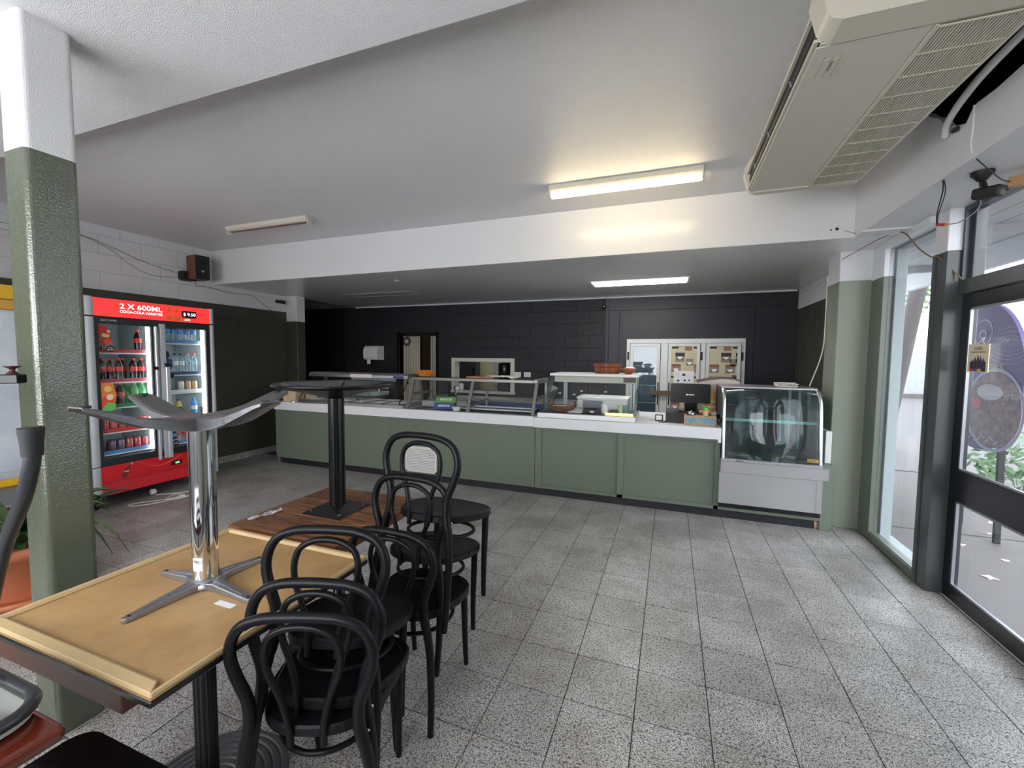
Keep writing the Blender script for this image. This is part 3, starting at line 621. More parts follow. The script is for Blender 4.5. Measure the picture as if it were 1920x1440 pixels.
for i in range(9):
    for j in range(5): pts.append((-2.1 + i * .045, 4.72 + j * .06, zt + .019 + .012 * math.sin(i * 1.3 + j) ** 2 - (.02 if i > 6 else 0) * (i - 6) * .4))
N_ = len(pts); pts2 = [(p[0], p[1], p[2] + .006) for p in pts]
for i in range(8):
    for j in range(4): a = i * 5 + j; F += [(a, a + 1, a + 6, a + 5), (N_ + a, N_ + a + 5, N_ + a + 6, N_ + a + 1)]
for i in range(8): a = i * 5; F += [(a, a + 5, N_ + a + 5, N_ + a), (a + 4, N_ + a + 4, N_ + a + 9, a + 9)]
tag(tw.add(pts + pts2, F, True).build('tea_towel', mat('off_white_cloth', S(224, 220, 200), .85)), 'crumpled off-white cloth lying over the brown serving board', 'cloth')
# ---- hot food display
hd = thing('hot_display', 'white topped heated glass food display right of the salad bar', 'display case', (-.85, 4.8, ZB))
MB().box(-1.36, -.325, 4.47, 5.14, ZB - .004, .935).build('base', M_steel, hd, bev=.003)
bx('deck', mat('dark_deck', S(70, 70, 76), .35, .5), hd, -1.33, -.345, 4.5, 5.1, .935, .937)
bx('top', mat('white_top', S(226, 226, 228), .35), hd, -1.275, -.312, 4.66, 5.17, 1.335, 1.362, bev=.003)
bx('lamp_housing', M_cream, hd, -1.24, -.33, 4.74, 4.98, 1.262, 1.334, bev=.004)
bx('maker_plate', mat('brown_plate', S(96, 74, 64), .5), hd, -.475, -.345, 4.735, 4.74, 1.275, 1.325)
for x in (-1.22, -.40): MB().box(x, x + .022, 5.10, 5.125, .935, 1.335).box(x + .03, x + .045, 5.10, 5.12, .935, 1.335).build('post', M_alu, hd)
MB().add([(-1.345, 4.51, .94), (-.335, 4.51, .94), (-.325, 4.67, 1.335), (-1.265, 4.67, 1.335), (-1.345, 4.515, .94), (-.335, 4.515, .94), (-.325, 4.675, 1.335), (-1.265, 4.675, 1.335)], [(0, 1, 2, 3), (7, 6, 5, 4), (0, 4, 5, 1), (1, 5, 6, 2), (3, 7, 4, 0)]).build('front_glass', M_glass, hd)
for x, x2, d in ((-1.345, -1.265, .004), (-.335, -.325, -.004)):
    MB().add([(x, 4.52, .94), (x, 5.1, .94), (x2, 5.1, 1.334), (x2, 4.68, 1.334), (x + d, 4.52, .94), (x + d, 5.1, .94), (x2 + d, 5.1, 1.334), (x2 + d, 4.68, 1.334)], [(0, 1, 2, 3), (7, 6, 5, 4), (0, 4, 5, 1), (1, 5, 6, 2), (2, 6, 7, 3), (3, 7, 4, 0)]).build('side_glass', M_case, hd)
bx('lit_strip', mat('warm_strip', S(255, 226, 130), .5, emit=1.2), hd, -.63, -.35, 4.515, 4.55, .938, .962)
cardm = MB()
for k, (x, z) in enumerate(((-1.16, 1.14), (-1.0, 1.13), (-.92, 1.17), (-.90, 1.13), (-.74, 1.13), (-.66, 1.17), (-.64, 1.12))): MB().box(x, x + .03, 4.612, 4.614, z, z + .012).build('price_ticket', M_paper, hd)
bk = thing('wicker_basket', 'brown wicker basket with two loop handles inside the hot display', 'basket', (-1.13, 4.66, .938))
M_wick = mat('wicker', S(140, 84, 52), .7, var=.5, vscale=60, col2=S(90, 50, 30))
wv = MB()
for k in range(6): wv.tube([((.085 + k * .007) * 1.3 * math.cos(a * math.pi / 12) - 1.13, (.085 + k * .007) * .8 * math.sin(a * math.pi / 12) + 4.66, .944 + k * .011) for a in range(24)], .007, 6, closed=True)
tag(wv.build('weave', M_wick, bk), kind='stuff')
MB().lathe([(0, .0), (.11, .001), (.115, .012), (0, .012)], (-1.13, 4.66, .939), 16, sx=1.1, sy=.7).build('bottom', M_wick, bk)
for sx in (-1, 1): MB().tube([(-1.13 + sx * .145, 4.66 + .04 * math.cos(a), .99 + .06 * math.sin(a)) for a in [math.pi * k / 8 for k in range(9)]], .007, 6).build('handle', M_wick, bk)
MB().lathe([(0, .05), (.10, .045), (.115, .035)], (-1.13, 4.66, .955), 14, sx=1.1, sy=.7).build('paper_lining', M_paper, bk)
tag(MB().box(-.92, -.70, 4.78, 4.79, .938, 1.06).build('grey_panel', mat('grey_sheet', S(112, 116, 126), .5), bev=.002), 'upright grey sheet leaning inside the hot display', 'panel')
tag(MB().add([(-1.05, 4.60, .938), (-.9, 4.58, .938), (-.86, 4.70, .938), (-1.0, 4.72, .938), (-1.05, 4.60, .945), (-.9, 4.58, .945), (-.86, 4.70, .975), (-1.0, 4.72, .975)], [(3, 2, 1, 0), (4, 5, 6, 7), (0, 1, 5, 4), (1, 2, 6, 5), (2, 3, 7, 6), (3, 0, 4, 7)]).build('paper_wedge', M_paper), 'folded white paper between wicker basket and grey sheet', 'paper')
sm = thing('small_scale', 'small dark scale with white dial inside the hot display', 'scale', (-.80, 4.64, .938))
MB().box(-.88, -.72, 4.58, 4.70, .938, .99).build('body', M_blackm, sm, bev=.008); MB().box(-.80, -.76, 4.576, 4.58, .95, .97).build('dial', M_paper, sm)
tg = thing('sauce_jug', 'white porcelain jug beside the dark scale in the hot display', 'jug', (-.66, 4.66, .938))
MB().lathe([(.03, 0), (.04, .03), (.032, .07), (.035, .1), (.03, .1), (.026, .07), (.034, .03), (0, .01)], (-.66, 4.66, .938), 14).build('body', M_plast, tg)
MB().tube([(-.628, 4.66, .965), (-.605, 4.66, .985), (-.608, 4.66, 1.01), (-.63, 4.66, 1.025)], .005, 6).build('handle', M_plast, tg)
for k, (x, lab) in enumerate(((-.50, 'pale green plastic cup under the warm strip in the hot display'), (-.44, 'clear plastic cup beside the pale green one in the hot display'))):
    tag(MB().lathe([(.025, 0), (.033, .09), (.031, .09), (.022, .004), (0, .004)], (x, 4.74, .938), 12).build('cup', [mat('pale_green_cup', S(196, 214, 170), .4), M_pet][k]), lab, 'cup')
# on top of the hot display
tb = thing('wooden_tub', 'oval wooden staved tub with dark bands on the hot display', 'tub', (-.675, 4.92, 1.363))
M_stave = mat('red_stave', S(150, 82, 48), .4, var=.4, vscale=30, col2=S(104, 46, 28), stretch=(1, 1, .1), rnd=.15)
for k in range(22):
    a0, a1 = 2 * math.pi * k / 22 + .012, 2 * math.pi * (k + 1) / 22 - .012
    P = []
    for (rr, z) in ((.128, 0), (.152, .112)):
        for a in (a0, a1):
            for th in (0, -.012): P.append((-.675 + (rr + th) * 1.05 * math.cos(a), 4.92 + (rr + th) * .75 * math.sin(a), 1.363 + z))
    MB().add(P, [(0, 2, 6, 4), (1, 5, 7, 3), (0, 4, 5, 1), (2, 3, 7, 6), (4, 6, 7, 5), (0, 1, 3, 2)]).build('stave', M_stave, tb)
for z, r in ((.018, .133), (.072, .145)): MB().tube([(-.675 + r * 1.05 * math.cos(a * math.pi / 16), 4.92 + r * .75 * math.sin(a * math.pi / 16), 1.363 + z) for a in range(32)], .007, 6, closed=True, flat=.4).build('band', mat('dark_band', S(58, 32, 24), .5), tb)
MB().lathe([(.0, .004), (.12, .004), (.12, .012), (0, .012)], (-.675, 4.92, 1.363), 20, sx=1.05, sy=.75).build('bottom', M_stave, tb)
bo = thing('terracotta_bowl', 'terracotta bowl holding crumpled white paper, right of the wooden tub', 'bowl', (-.435, 4.86, 1.363))
MB().lathe([(.03, 0), (.058, .012), (.078, .05), (.082, .062), (.076, .06), (.05, .018), (0, .012)], (-.435, 4.86, 1.363), 20).build('bowl', mat('terracotta_glaze', S(150, 84, 50), .4), bo)
MB().lathe([(0, .03), (.05, .05), (.06, .07), (.03, .085), (0, .08)], (-.42, 4.86, 1.36), 7, smooth=False).build('paper', M_paper, bo)
# ---- till
cd = thing('cash_drawer', 'black cash drawer under the till monitor', 'cash drawer', (.15, 4.85, .881))
MB().box(-.035, .36, 4.675, 5.08, .881, .985).build('body', mat('dark_drawer', S(44, 44, 50), .5), cd, bev=.003)
bx('drawer_front', mat('dark_drawer_front', S(36, 36, 42), .45), cd, -.03, .355, 4.671, 4.675, .888, .972)
mo = thing('till_monitor', 'black touchscreen till monitor seen from behind on cash drawer', 'monitor', (.2, 4.86, .986))
MB().prism(rrect(.09, .33, 4.76, 4.98, .05), 'z', .986, 1.0).build('base', M_black, mo)
MB().add([(.15, 4.84, 1.0), (.27, 4.84, 1.0), (.27, 4.90, 1.0), (.15, 4.90, 1.0), (.14, 4.82, 1.16), (.28, 4.82, 1.16), (.28, 4.86, 1.16), (.14, 4.86, 1.16)], [(3, 2, 1, 0), (4, 5, 6, 7), (0, 1, 5, 4), (1, 2, 6, 5), (2, 3, 7, 6), (3, 0, 4, 7)]).build('stand', M_black, mo, bev=.006)
MB().prism(rrect(.005, .392, 1.075, 1.275, .012), 'y', 4.83, 4.87).prism(rrect(.05, .35, 1.085, 1.225, .03), 'y', 4.79, 4.83).prism(rrect(.09, .31, 1.09, 1.19, .03), 'y', 4.775, 4.79).build('housing', M_black, mo, bev=.004)
bx('screen', M_black, mo, .02, .377, 4.87, 4.872, 1.09, 1.26)
MB().prism(arc(.165, 1.165, .009, 0, 360, 12)[:-1], 'y', 4.7735, 4.775).box(.18, .235, 4.7735, 4.775, 1.160, 1.170).build('emblem', M_paper, mo)
wbx = thing('wooden_box', 'pale timber box with teal picture panel at the worktop edge', 'box', (.285, 4.6, .881))
M_pine = mat('pale_timber', S(190, 146, 104), .55, var=.3, vscale=20, stretch=(1, 6, 6))
for (a, b, c, d) in ((.14, .43, .881, .892), (.14, .43, .966, .977), (.14, .152, .892, .966), (.418, .43, .892, .966)): bx('side', M_pine, wbx, a, b, 4.535, 4.67, c, d, bev=.001)
bx('picture_panel', mat('teal_picture', S(60, 146, 150), .25, var=.9, vscale=22, col2=S(190, 176, 180)), wbx, .152, .418, 4.545, 4.55, .892, .966)
bl = thing('call_bell', 'chrome counter bell on the pale timber box', 'bell', (.205, 4.60, .977))
MB().lathe([(.04, 0), (.042, .008), (.036, .01)], (.205, 4.60, .977), 18).build('base', M_black, bl)
MB().lathe([(.036, .01), (.034, .02), (.022, .033), (.004, .037), (.004, .044), (.006, .046), (0, .05)], (.205, 4.60, .977), 18).build('dome', M_chrome, bl)
for k, (x, y_, r, h, c, lab) in enumerate(((.30, 4.63, .022, .05, S(226, 140, 90), 'orange and purple plastic tumbler on the pale timber box'), (.365, 4.63, .022, .05, S(224, 150, 80), 'orange tumbler at the right on the pale timber box'), (.335, 4.59, .026, .055, S(222, 176, 140), 'peach jar with bright green lid on the pale timber box'))):
    t = thing('jar' if k == 2 else 'tumbler', lab, 'jar' if k == 2 else 'tumbler', (x, y_, .977))
    MB().lathe([(r * .9, 0), (r, .01), (r, h), (0, h)], (x, y_, .977), 14).build('body', mat('cup_c%d' % k, c, .4), t)
    if k == 2: MB().lathe([(r * 1.05, h), (r * 1.05, h + .018), (r * .7, h + .024), (0, h + .024)], (x, y_, .977), 14).build('lid', mat('bright_green', S(70, 200, 70), .4), t)
    else: MB().lathe([(r * 1.02, .0), (r * 1.02, .024), (0, .024)], (x, y_, .978), 14).build('band', mat('purple_band', S(70, 56, 130), .4), t)
cr_ = thing('card_reader', 'white card reader in a black cradle left of the cash drawer', 'card reader', (-.1, 4.75, .881))
MB().box(-.14, -.06, 4.72, 4.79, .881, .945).build('cradle', M_black, cr_, bev=.005); MB().box(-.13, -.07, 4.712, 4.72, .893, .94).build('body', M_plast, cr_, bev=.004)
MB().tube(spline([(-.07, 4.74, .885), (-.04, 4.7, .884), (-.03, 4.66, .884), (-.06, 4.62, .884), (-.1, 4.63, .884)], 5), .004, 6).build('cord', M_cable_k, cr_)
em = thing('coffee_machine', 'beige back of a coffee machine behind the till monitor', 'coffee machine', (.5, 5.3, .881))
prof = [(.29, .93), (.69, .93), (.705, 1.295), (.65, 1.318), (.52, 1.322), (.40, 1.305), (.29, 1.28)]
MB().prism(prof, 'y', 5.17, 5.45).build('housing', mat('beige_enamel', S(196, 188, 176), .35), em, bev=.006)
MB().prism([(.275, 1.281), (.40, 1.306), (.52, 1.324), (.65, 1.319), (.71, 1.296), (.715, 1.306), (.65, 1.331), (.52, 1.337), (.40, 1.32), (.275, 1.294)], 'y', 5.155, 5.46).build('top_trim', mat('plum_trim', S(92, 66, 70), .4), em)
MB().box(.29, .69, 5.17, 5.45, .881, .93).build('base', M_blackm, em, bev=.004)
M_cupb = mat('tan_paper_cup', S(178, 124, 82), .6); M_cupw = mat('cup_rim', S(220, 200, 170), .6)
for k in range(5):
    t = thing('paper_cup', ['black takeaway cup lid stack at the bottom beside coffee machine', 'second black lid up in the stack beside coffee machine', 'lowest tan paper cup in the upside-down stack beside coffee machine', 'middle tan paper cup of the upside-down stack', 'topmost tan paper cup of the upside-down stack with white emblem'][k], 'cup', (.39, 4.9, .881 + k * .05))
    z = .881 + (k * .05 if k < 2 else .10 + (k - 2) * .055)
    t.location.z = z; OFF[t.name] = Vector(t.location)
    if k < 2: MB().lathe([(.075, 0), (.07, .03), (.075, .049), (0, .049)], (.39, 4.9, z), 18).build('lid', [M_blackm, M_plast][k], t)
    else:
        r = .066 - (k - 2) * .004; h = .054 if k < 4 else .115
        MB().lathe([(r, .004), (r * .9, h), (0, h)], (.39, 4.9, z), 20).build('cup', M_cupb, t); MB().lathe([(r * 1.04, 0), (r * 1.06, .005), (r * 1.0, .01)], (.39, 4.9, z), 20).build('rim', M_cupw, t)
        if k == 4: MB().prism(arc(.375, z + .065, .016, 0, 360, 14)[:-1], 'y', 4.838, 4.842).build('emblem', M_paper, t)
# ---- curved glass cake fridge
ck = thing('cake_fridge', 'stainless cake fridge with curved glass front at right end of counter', 'display fridge', (.88, 4.8, .121))
MB().box(.472, 1.285, 4.452, 5.15, .165, .47).build('base', M_steel, ck, bev=.003)
for a, b in ((.462, .50), (1.25, 1.292)): bx('side_strip', M_steel, ck, a, b, 4.446, 4.452, .168, .47)
bx('plinth', M_black, ck, .47, 1.29, 4.47, 5.1, .121, .165)
bx('ledge', M_steel, ck, .466, 1.33, 4.42, 5.15, .47, .577, bev=.004)
def gprof(dx=0): return [(4.45 + dx, .60), (4.475 + dx, .85), (4.50 + dx, 1.05), (4.52 + dx, 1.15), (4.555 + dx, 1.215), (4.61 + dx, 1.25), (4.68 + dx, 1.262)]
def gl_strip(x0, x1, prof, th=.005):
    mb = MB(); n = len(prof); pts = []
    for (y_, z) in prof: pts += [(x0, y_, z), (x1, y_, z)]
    for (y_, z) in prof: pts += [(x0, y_ + th, z - th), (x1, y_ + th, z - th)]
    F = []
    for i in range(n - 1):
        a = 2 * i; F += [(a, a + 1, a + 3, a + 2), (2 * n + a, 2 * n + a + 2, 2 * n + a + 3, 2 * n + a + 1), (a, a + 2, 2 * n + a + 2, 2 * n + a), (a + 1, 2 * n + a + 1, 2 * n + a + 3, a + 3)]
    return mb.add(pts, F, True)
gl_strip(.50, 1.255, gprof()).build('curved_glass', M_case, ck)
gl_strip(.475, .502, gprof(-.004), .02).build('glass_frame', M_steel, ck); gl_strip(1.253, 1.282, gprof(-.004), .02).build('glass_frame', M_steel, ck)
MB().box(.47, 1.285, 4.435, 4.47, .577, .602).box(.485, 1.27, 4.64, 4.70, 1.255, 1.272).build('rail', M_steel, ck, bev=.003)
side = [(y_ + .01, z) for (y_, z) in gprof()] + [(5.12, 1.262), (5.12, .60)]
for x in (.478, 1.276): MB().prism(side, 'x', x, x + .004).build('side_glass', M_case, ck)
bx('top', M_steel, ck, .475, 1.285, 4.7, 5.13, 1.256, 1.272, bev=.003)
bx('rear_frame', M_blackm, ck, .475, .50, 5.1, 5.14, .60, 1.26); bx('rear_frame', M_blackm, ck, 1.26, 1.285, 5.1, 5.14, .60, 1.26)
for x0, x1 in ((.50, .89), (.87, 1.26)): bx('rear_door', glassmat('dark_rear_glass', (.35, .4, .42, 1), .7, dirt=.10, dirtcol=(.2, .25, .26, 1)), ck, x0, x1, 5.105 + (.012 if x0 > .6 else 0), 5.11 + (.012 if x0 > .6 else 0), .60, 1.255)
for z, y0 in ((.955, 4.56), (1.09, 4.62)): bx('shelf', glassmat('green_glass_shelf', (.7, .86, .84, 1), 1.2, dirt=.3, dirtcol=(.55, .72, .72, 1)), ck, .51, 1.25, y0, 5.05, z, z + .008)
MB().bar((.51, 4.555, .959), (1.25, 4.555, .959), .012, .026).build('shelf_edge', mat('pale_green_edge', S(176, 204, 202), .2), ck)
for x in (.515, 1.14, 1.225): MB().box(x, x + .022, 5.06, 5.085, .63, 1.24).build('shelf_post', M_silver, ck)
bx('deck', mat('dark_case_deck', S(58, 62, 64), .3, .3), ck, .49, 1.27, 4.48, 5.1, .602, .612)
bx('badge', mat('gold_badge', S(204, 170, 84), .35, .4), ck, 1.165, 1.25, 4.436, 4.442, .625, .655)
text('lettering', 'F.P.G.', DKT, ck, (1.207, 4.4355, .632), (1, 0, 0), UZ, .016, .06, 'CENTER')
bx('badge', M_blackm, ck, .60, .66, 4.4345, 4.436, .583, .59)
lt = thing('tea_light', 'small white saucer standing on the cake fridge deck', 'saucer', (1.08, 4.62, .613))
MB().lathe([(.02, 0), (.035, .012), (.04, .016), (.034, .014), (0, .006)], (1.08, 4.62, .613), 16).build('saucer', M_plast, lt)
for k, (x, y_, rz) in enumerate(((.62, 4.62, .3), (1.02, 4.66, -.5))):
    tag(MB().prism(rrect(x - .1, x + .1, y_ - .07, y_ + .07, .03), 'z', .613, .622).build('cake_board', mat('kraft_board', S(150, 124, 92), .7), bev=.002), ['kraft cake board at left on the cake fridge deck', 'kraft cake board at right on the cake fridge deck'][k], 'cake board')
cl_ = MB(); random.seed(5)
P = [(.95 + random.uniform(0, .22), 4.85 + random.uniform(-.12, .12), 1.275 + random.uniform(0, .035)) for _ in range(16)]
tag(cl_.tube(spline(P, 5), .004, 6).build('tangled_string', M_cable_w), 'tangle of pale string lying on the cake fridge roof', 'string')
tag(MB().box(1.34, 1.388, 4.60, 4.84, .58, .89).build('switch_box', M_plast, bev=.003), 'white metal switch box on the column beside the cake fridge', 'box')
tag(MB().tube(spline([(1.385, 4.95, 2.34), (1.383, 4.93, 1.9), (1.36, 4.9, 1.6), (1.28, 4.93, 1.28)], 6), .006, 6).build('hanging_cable', M_cable_w), 'white power cord hanging down the column to the cake fridge', 'cable')
# ================================================================ BACK WALL
cool = thing('coolroom_doors', 'white framed three-door coolroom front set in the black wall', 'coolroom', (.17, 6.9, 0))
M_fr = mat('white_coolroom_frame', S(214, 216, 214), .4, var=.12, vscale=6)
f = MB()
for (a, b, c, d) in ((-.655, .995, 1.775, 1.838), (-.655, -.60, .0, 1.775), (.94, .995, .0, 1.775), (-.15, -.045, 0, 1.775), (.405, .475, 0, 1.775), (-.6, .94, 0, .06)): f.box(a, b, 6.90, 6.954, c, d)
f.build('frame', M_fr, cool, bev=.003)
M_wp = mat('coffee_wallpaper', S(200, 190, 158), .6)
DOORS = [(-.595, -.155), (-.04, .40), (.48, .935)]
for k, (a, b) in enumerate(DOORS):
    d = MB()
    for (p, q, r_, s_) in ((a, b, 1.725, 1.77), (a, b, .07, .12), (a, a + .045, .12, 1.725), (b - .045, b, .12, 1.725)): d.box(p, q, 6.865, 6.898, r_, s_)
    d = d.build('door', M_fr, cool, bev=.003)
    bx('handle', M_blackm, d, *((b - .03, b - .012) if k == 0 else (a + .012, a + .03)), 6.845, 6.865, .84, 1.18)
    hx = a - .035 if k == 0 else b + .02
    bx('hinge', M_blackm, cool, hx - .012, hx + .014, 6.88, 6.899, 1.52, 1.64, bev=.004)
    if k == 0:
        bx('pane', glassmat('blue_cold_glass', (.75, .85, .92, 1), 1.4, dirt=.25, dirtcol=(.30, .40, .46, 1)), d, a + .045, b - .045, 6.878, 6.884, .12, 1.725)
        bx('interior', mat('cold_interior', S(92, 110, 124), .6), cool, a, b, 6.951, 6.954, .1, 1.74)
        for z in (1.42, 1.12, .85, .55): bx('shelf', M_white_sh, cool, a + .01, b - .01, 6.90, 6.95, z, z + .012)
    else:
        bx('wallpaper', M_wp, d, a + .045, b - .045, 6.872, 6.884, .12, 1.725)
        pal = [mat('wp_brown', S(150, 104, 78), .6), mat('wp_grey', S(142, 132, 120), .6), mat('wp_dark', S(52, 46, 44), .6)]
        PM = [MB() for _ in range(6)]
        ox = a + .05; X1 = b - .05
        def patch(i, x0, x1, z0, z1, y_=6.8715):
            x0 = max(x0, ox - .004); x1 = min(x1, X1 + .004)
            if x1 - x0 > .01: PM[i].box(x0, x1, y_, 6.872, z0, z1)
        sh_ = 0 if k == 1 else .1
        for rep in (0, 1, 2):
            zz = 1.72 - rep * .56
            for (i, u, w, z1, h) in ((2, .0, .09, zz, .03), (0, .18, .1, zz, .06), (2, .30, .12, zz, .03), (2, .05 + sh_, .13, zz - .09, .055), (1, .05 + sh_, .13, zz - .145, .085), (1, .20 + sh_ * .7, .1, zz - .18, .1), (2, .34, .1, zz - .09, .055), (1, .34, .1, zz - .145, .085), (0, .0, .13, zz - .26, .05), (1, .0, .13, zz - .31, .07), (0, .31 - sh_, .13, zz - .26, .05), (1, .31 - sh_, .13, zz - .31, .07), (2, .0, .08, zz - .44, .03), (2, .28, .12, zz - .44, .03), (0, .1 + sh_ * 2, .14, zz - .41, .1)):
                if z1 - h > .13: patch(i, ox + u, ox + u + w, z1 - h, z1)
            for (u, z) in ((.115 + sh_, zz - .155), (.25 + sh_ * .7, zz - .235), (.39, zz - .155), (.065, zz - .335), (.375 - sh_, zz - .335), (.17 + sh_ * 2, zz - .475)):
                cx = ox + u
                if cx + .045 < X1 and z > .2:
                    PM[3].prism(arc(cx, z, .034, 180, 360, 8) + [(cx + .034, z + .008), (cx - .034, z + .008)], 'y', 6.870, 6.8714)
                    PM[4].prism(arc(cx, z - .03, .045, 0, 360, 12, .010)[:-1], 'y', 6.8705, 6.8714)
        for i, (mb, m) in enumerate(zip(PM, pal + [M_paper, pal[2]])):
            if mb.v: tag(mb.build('print', m, d), kind='stuff')
        for rep in (0, 1):
            z = 1.72 - rep * .56
            text('lettering', 'MOCHA', DKT, d, (ox + .02, 6.8712, z - .285), (1, 0, 0), UZ, .02, .09); 
            text('lettering', 'ESPRESSO', DKT, d, (ox + .105 + sh_ * 2, 6.8712, z - .435), (1, 0, 0), UZ, .02, .12)
            text('lettering', 'LATTE', DKT, d, (ox + .29 - sh_, 6.8712, z - .39), (1, 0, 0), UZ, .02, .08)
mn = thing('menu_sheet', 'white laminated menu sheet taped to the middle coolroom door', 'menu', (.185, 6.86, 1.17))
bx('sheet', M_paper, mn, .045, .325, 6.862, 6.864, 1.175, 1.36)
for (x, z, r) in ((.185, 1.30, .025), (.11, 1.21, .02), (.2, 1.215, .018), (.26, 1.22, .014)): MB().prism([(x - r, z - r * .5), (x + r, z - r * .6), (x + r * .8, z + r * .4), (x, z + r), (x - r * .7, z + r * .5)], 'y', 6.861, 6.862).build('print', DKT, mn)
for k in range(5): MB().box(.06, .13, 6.8615, 6.862, 1.335 - k * .016, 1.338 - k * .016).build('print', mat('grey_ink2', S(150, 150, 156), .6), mn)
tag(MB().prism(rrect(-.26, .14, .985, 1.055, .03), 'y', 6.83, 6.844).build('timber_bar', mat('dark_timber_bar', S(104, 82, 56), .5), bev=.003), 'brown timber bar across the coolroom door handles', 'bar')
# paper towel dispenser
pd = thing('towel_dispenser', 'white paper towel dispenser on the black wall, left of doorway', 'dispenser', (-5.4, 6.85, 1.44))
MB().prism([(6.95, 1.47), (6.95, 1.735), (6.80, 1.735), (6.755, 1.70), (6.735, 1.62), (6.745, 1.50), (6.77, 1.47)], 'x', -5.57, -5.25).build('cover', M_plast, pd, bev=.01, seg=2)
bx('paper_tongue', M_paper, pd, -5.50, -5.42, 6.76, 6.765, 1.39, 1.475); bx('lock', DKT, pd, -5.43, -5.40, 6.741, 6.744, 1.51, 1.525)
# wash basin with tiled splashback
for r in range(2):
    pass
sp = thing('splashback', 'pale blue tiled splashback behind the wash basin', 'splashback', (-5.45, 6.95, .86))
for i in range(6):
    for j in range(2):
        if i > 4 and j < 1: continue
        bx('tile', M_blue_tile, sp, -6.03 + i * .178, -6.03 + i * .178 + .173, 6.938, 6.95, .90 + j * .148, .90 + j * .148 + .143, bev=.0015)
sk_ = thing('wash_basin', 'white wall wash basin under the pale blue tiles', 'basin', (-5.5, 6.75, .72))
o = [(-5.88, 6.93), (-5.88, 6.62), (-5.80, 6.50), (-5.2, 6.50), (-5.12, 6.62), (-5.12, 6.93)]
MB().prism(o, 'z', .80, .87).add([(p[0], p[1], .80) for p in o] + [(-5.5 + (p[0] + 5.5) * .6, 6.78 + (p[1] - 6.78) * .6, .70) for p in o], [(0, 6, 7, 1), (1, 7, 8, 2), (2, 8, 9, 3), (3, 9, 10, 4), (4, 10, 11, 5), (5, 11, 6, 0), (11, 10, 9, 8, 7, 6)]).build('bowl', mat('basin_white', S(206, 218, 218), .2), sk_, bev=.01)
MB().tube(spline([(-5.3, 6.86, .87), (-5.3, 6.86, .96), (-5.3, 6.80, 1.0), (-5.3, 6.72, .96)], 5), .014, 10).box(-5.36, -5.24, 6.85, 6.87, .95, .97).build('tap', M_chrome, sk_)
# doorway with strip curtain
drm = MB().box(-4.93, -4.89, 6.93, 7.1, 0, 1.99).box(-4.08, -4.04, 6.93, 7.1, 0, 1.99).box(-4.93, -4.04, 6.93, 7.1, 1.95, 1.99)
struct(drm.build('door_3', M_black))
scn = thing('strip_curtain', 'doorway strip curtain of beige bead strips, parted in the middle', 'curtain', (-4.5, 7.06, 1.94))
M_strip = mat('beige_strip', S(216, 210, 186), .6, rnd=.05, var=.35, vscale=30, col2=S(120, 110, 90)); M_strb = mat('brown_strip', S(92, 62, 44), .6, rnd=.15)
bx('rail', M_blackm, scn, -4.88, -4.09, 7.05, 7.075, 1.925, 1.948)
k = 0; x = -4.872
while x < -4.09:
    if x < -4.515 or x > -4.30: st = MB().box(x, x + .026, 7.055, 7.062, .12 if x < -4.5 else .3, 1.925).build('strip', M_strip if x < -4.15 or k % 2 else M_strb, scn)
    elif x > -4.455: MB().box(x + .004, x + .012, 7.063, 7.068, .2, 1.925).build('strip', M_strb, scn)
    x += .038; k += 1
plq = thing('round_plaque', 'round dark plaque hanging at the top of the strip curtain', 'plaque', (-4.77, 7.04, 1.76))
MB().lathe([(.0, -.008), (.085, -.008), (.09, 0), (.085, .006), (0, .006)], (-4.785, 7.04, 1.83), 24, 'y').build('disc', mat('plaque_brown', S(70, 50, 56), .5), plq)
MB().prism([(-4.785 + .06 * math.cos(a * math.pi / 5) * (1 if a % 2 else .5), 1.83 + .06 * math.sin(a * math.pi / 5) * (1 if a % 2 else .5)) for a in range(10)], 'y', 7.028, 7.032).build('emblem', mat('plaque_pink', S(206, 180, 190), .5), plq)
bx('hook', M_blackm, scn, -4.80, -4.76, 7.035, 7.05, 1.0, 1.05, bev=.004)
dback = thing('dark_backdrop', 'dark cupboard added behind the strip curtain to darken its gaps', 'backdrop', (-5.0, 8.2, 0))  # made-up dark box, keeps the lit kitchen out of the curtain gaps
MB().box(-5.6, -4.45, 7.9, 8.3, 0, 2.3).build('body', mat('dark_backdrop_brown', S(48, 36, 30), .6), dback, bev=.01)
rd = thing('wall_heater', 'red and white cabinet just inside the doorway', 'cabinet', (-4.13, 7.25, 0))
MB().box(-4.2, -4.07, 7.2, 7.4, 0, 1.95).build('body', mat('red_white', S(150, 50, 44), .5, var=.6, vscale=5, col2=S(210, 200, 190)), rd)
# serving hatch and kitchen behind it
hw = MB()
for (a, b, c, d) in ((-3.757, -2.535, 1.455, 1.522), (-3.757, -3.685, .93, 1.46), (-2.605, -2.535, .93, 1.46)): hw.box(a, b, 6.925, 7.11, c, d)
hat = struct(hw.build('window_4', mat('hatch_frame', S(214, 212, 200), .4), bev=.004))
MB().prism(rrect(-3.77, -2.515, 6.88, 7.12, .015), 'z', .895, .935).build('sill', mat('hatch_sill', S(204, 202, 196), .35), hat, bev=.004)
M_kit = mat('kitchen_wall', S(186, 184, 150), .6); M_kitd = mat('kitchen_dark', S(70, 70, 76), .5)
struct(MB().box(-6, -1.5, 9.2, 9.3, 0, 2.6).build('wall_back', M_kit)); struct(MB().box(-6.1, -6, 7.11, 9.3, 0, 2.6).build('wall_left', M_kit)); struct(MB().box(-1.6, -1.5, 7.11, 9.19, 0, 2.6).build('wall_right', M_kit))
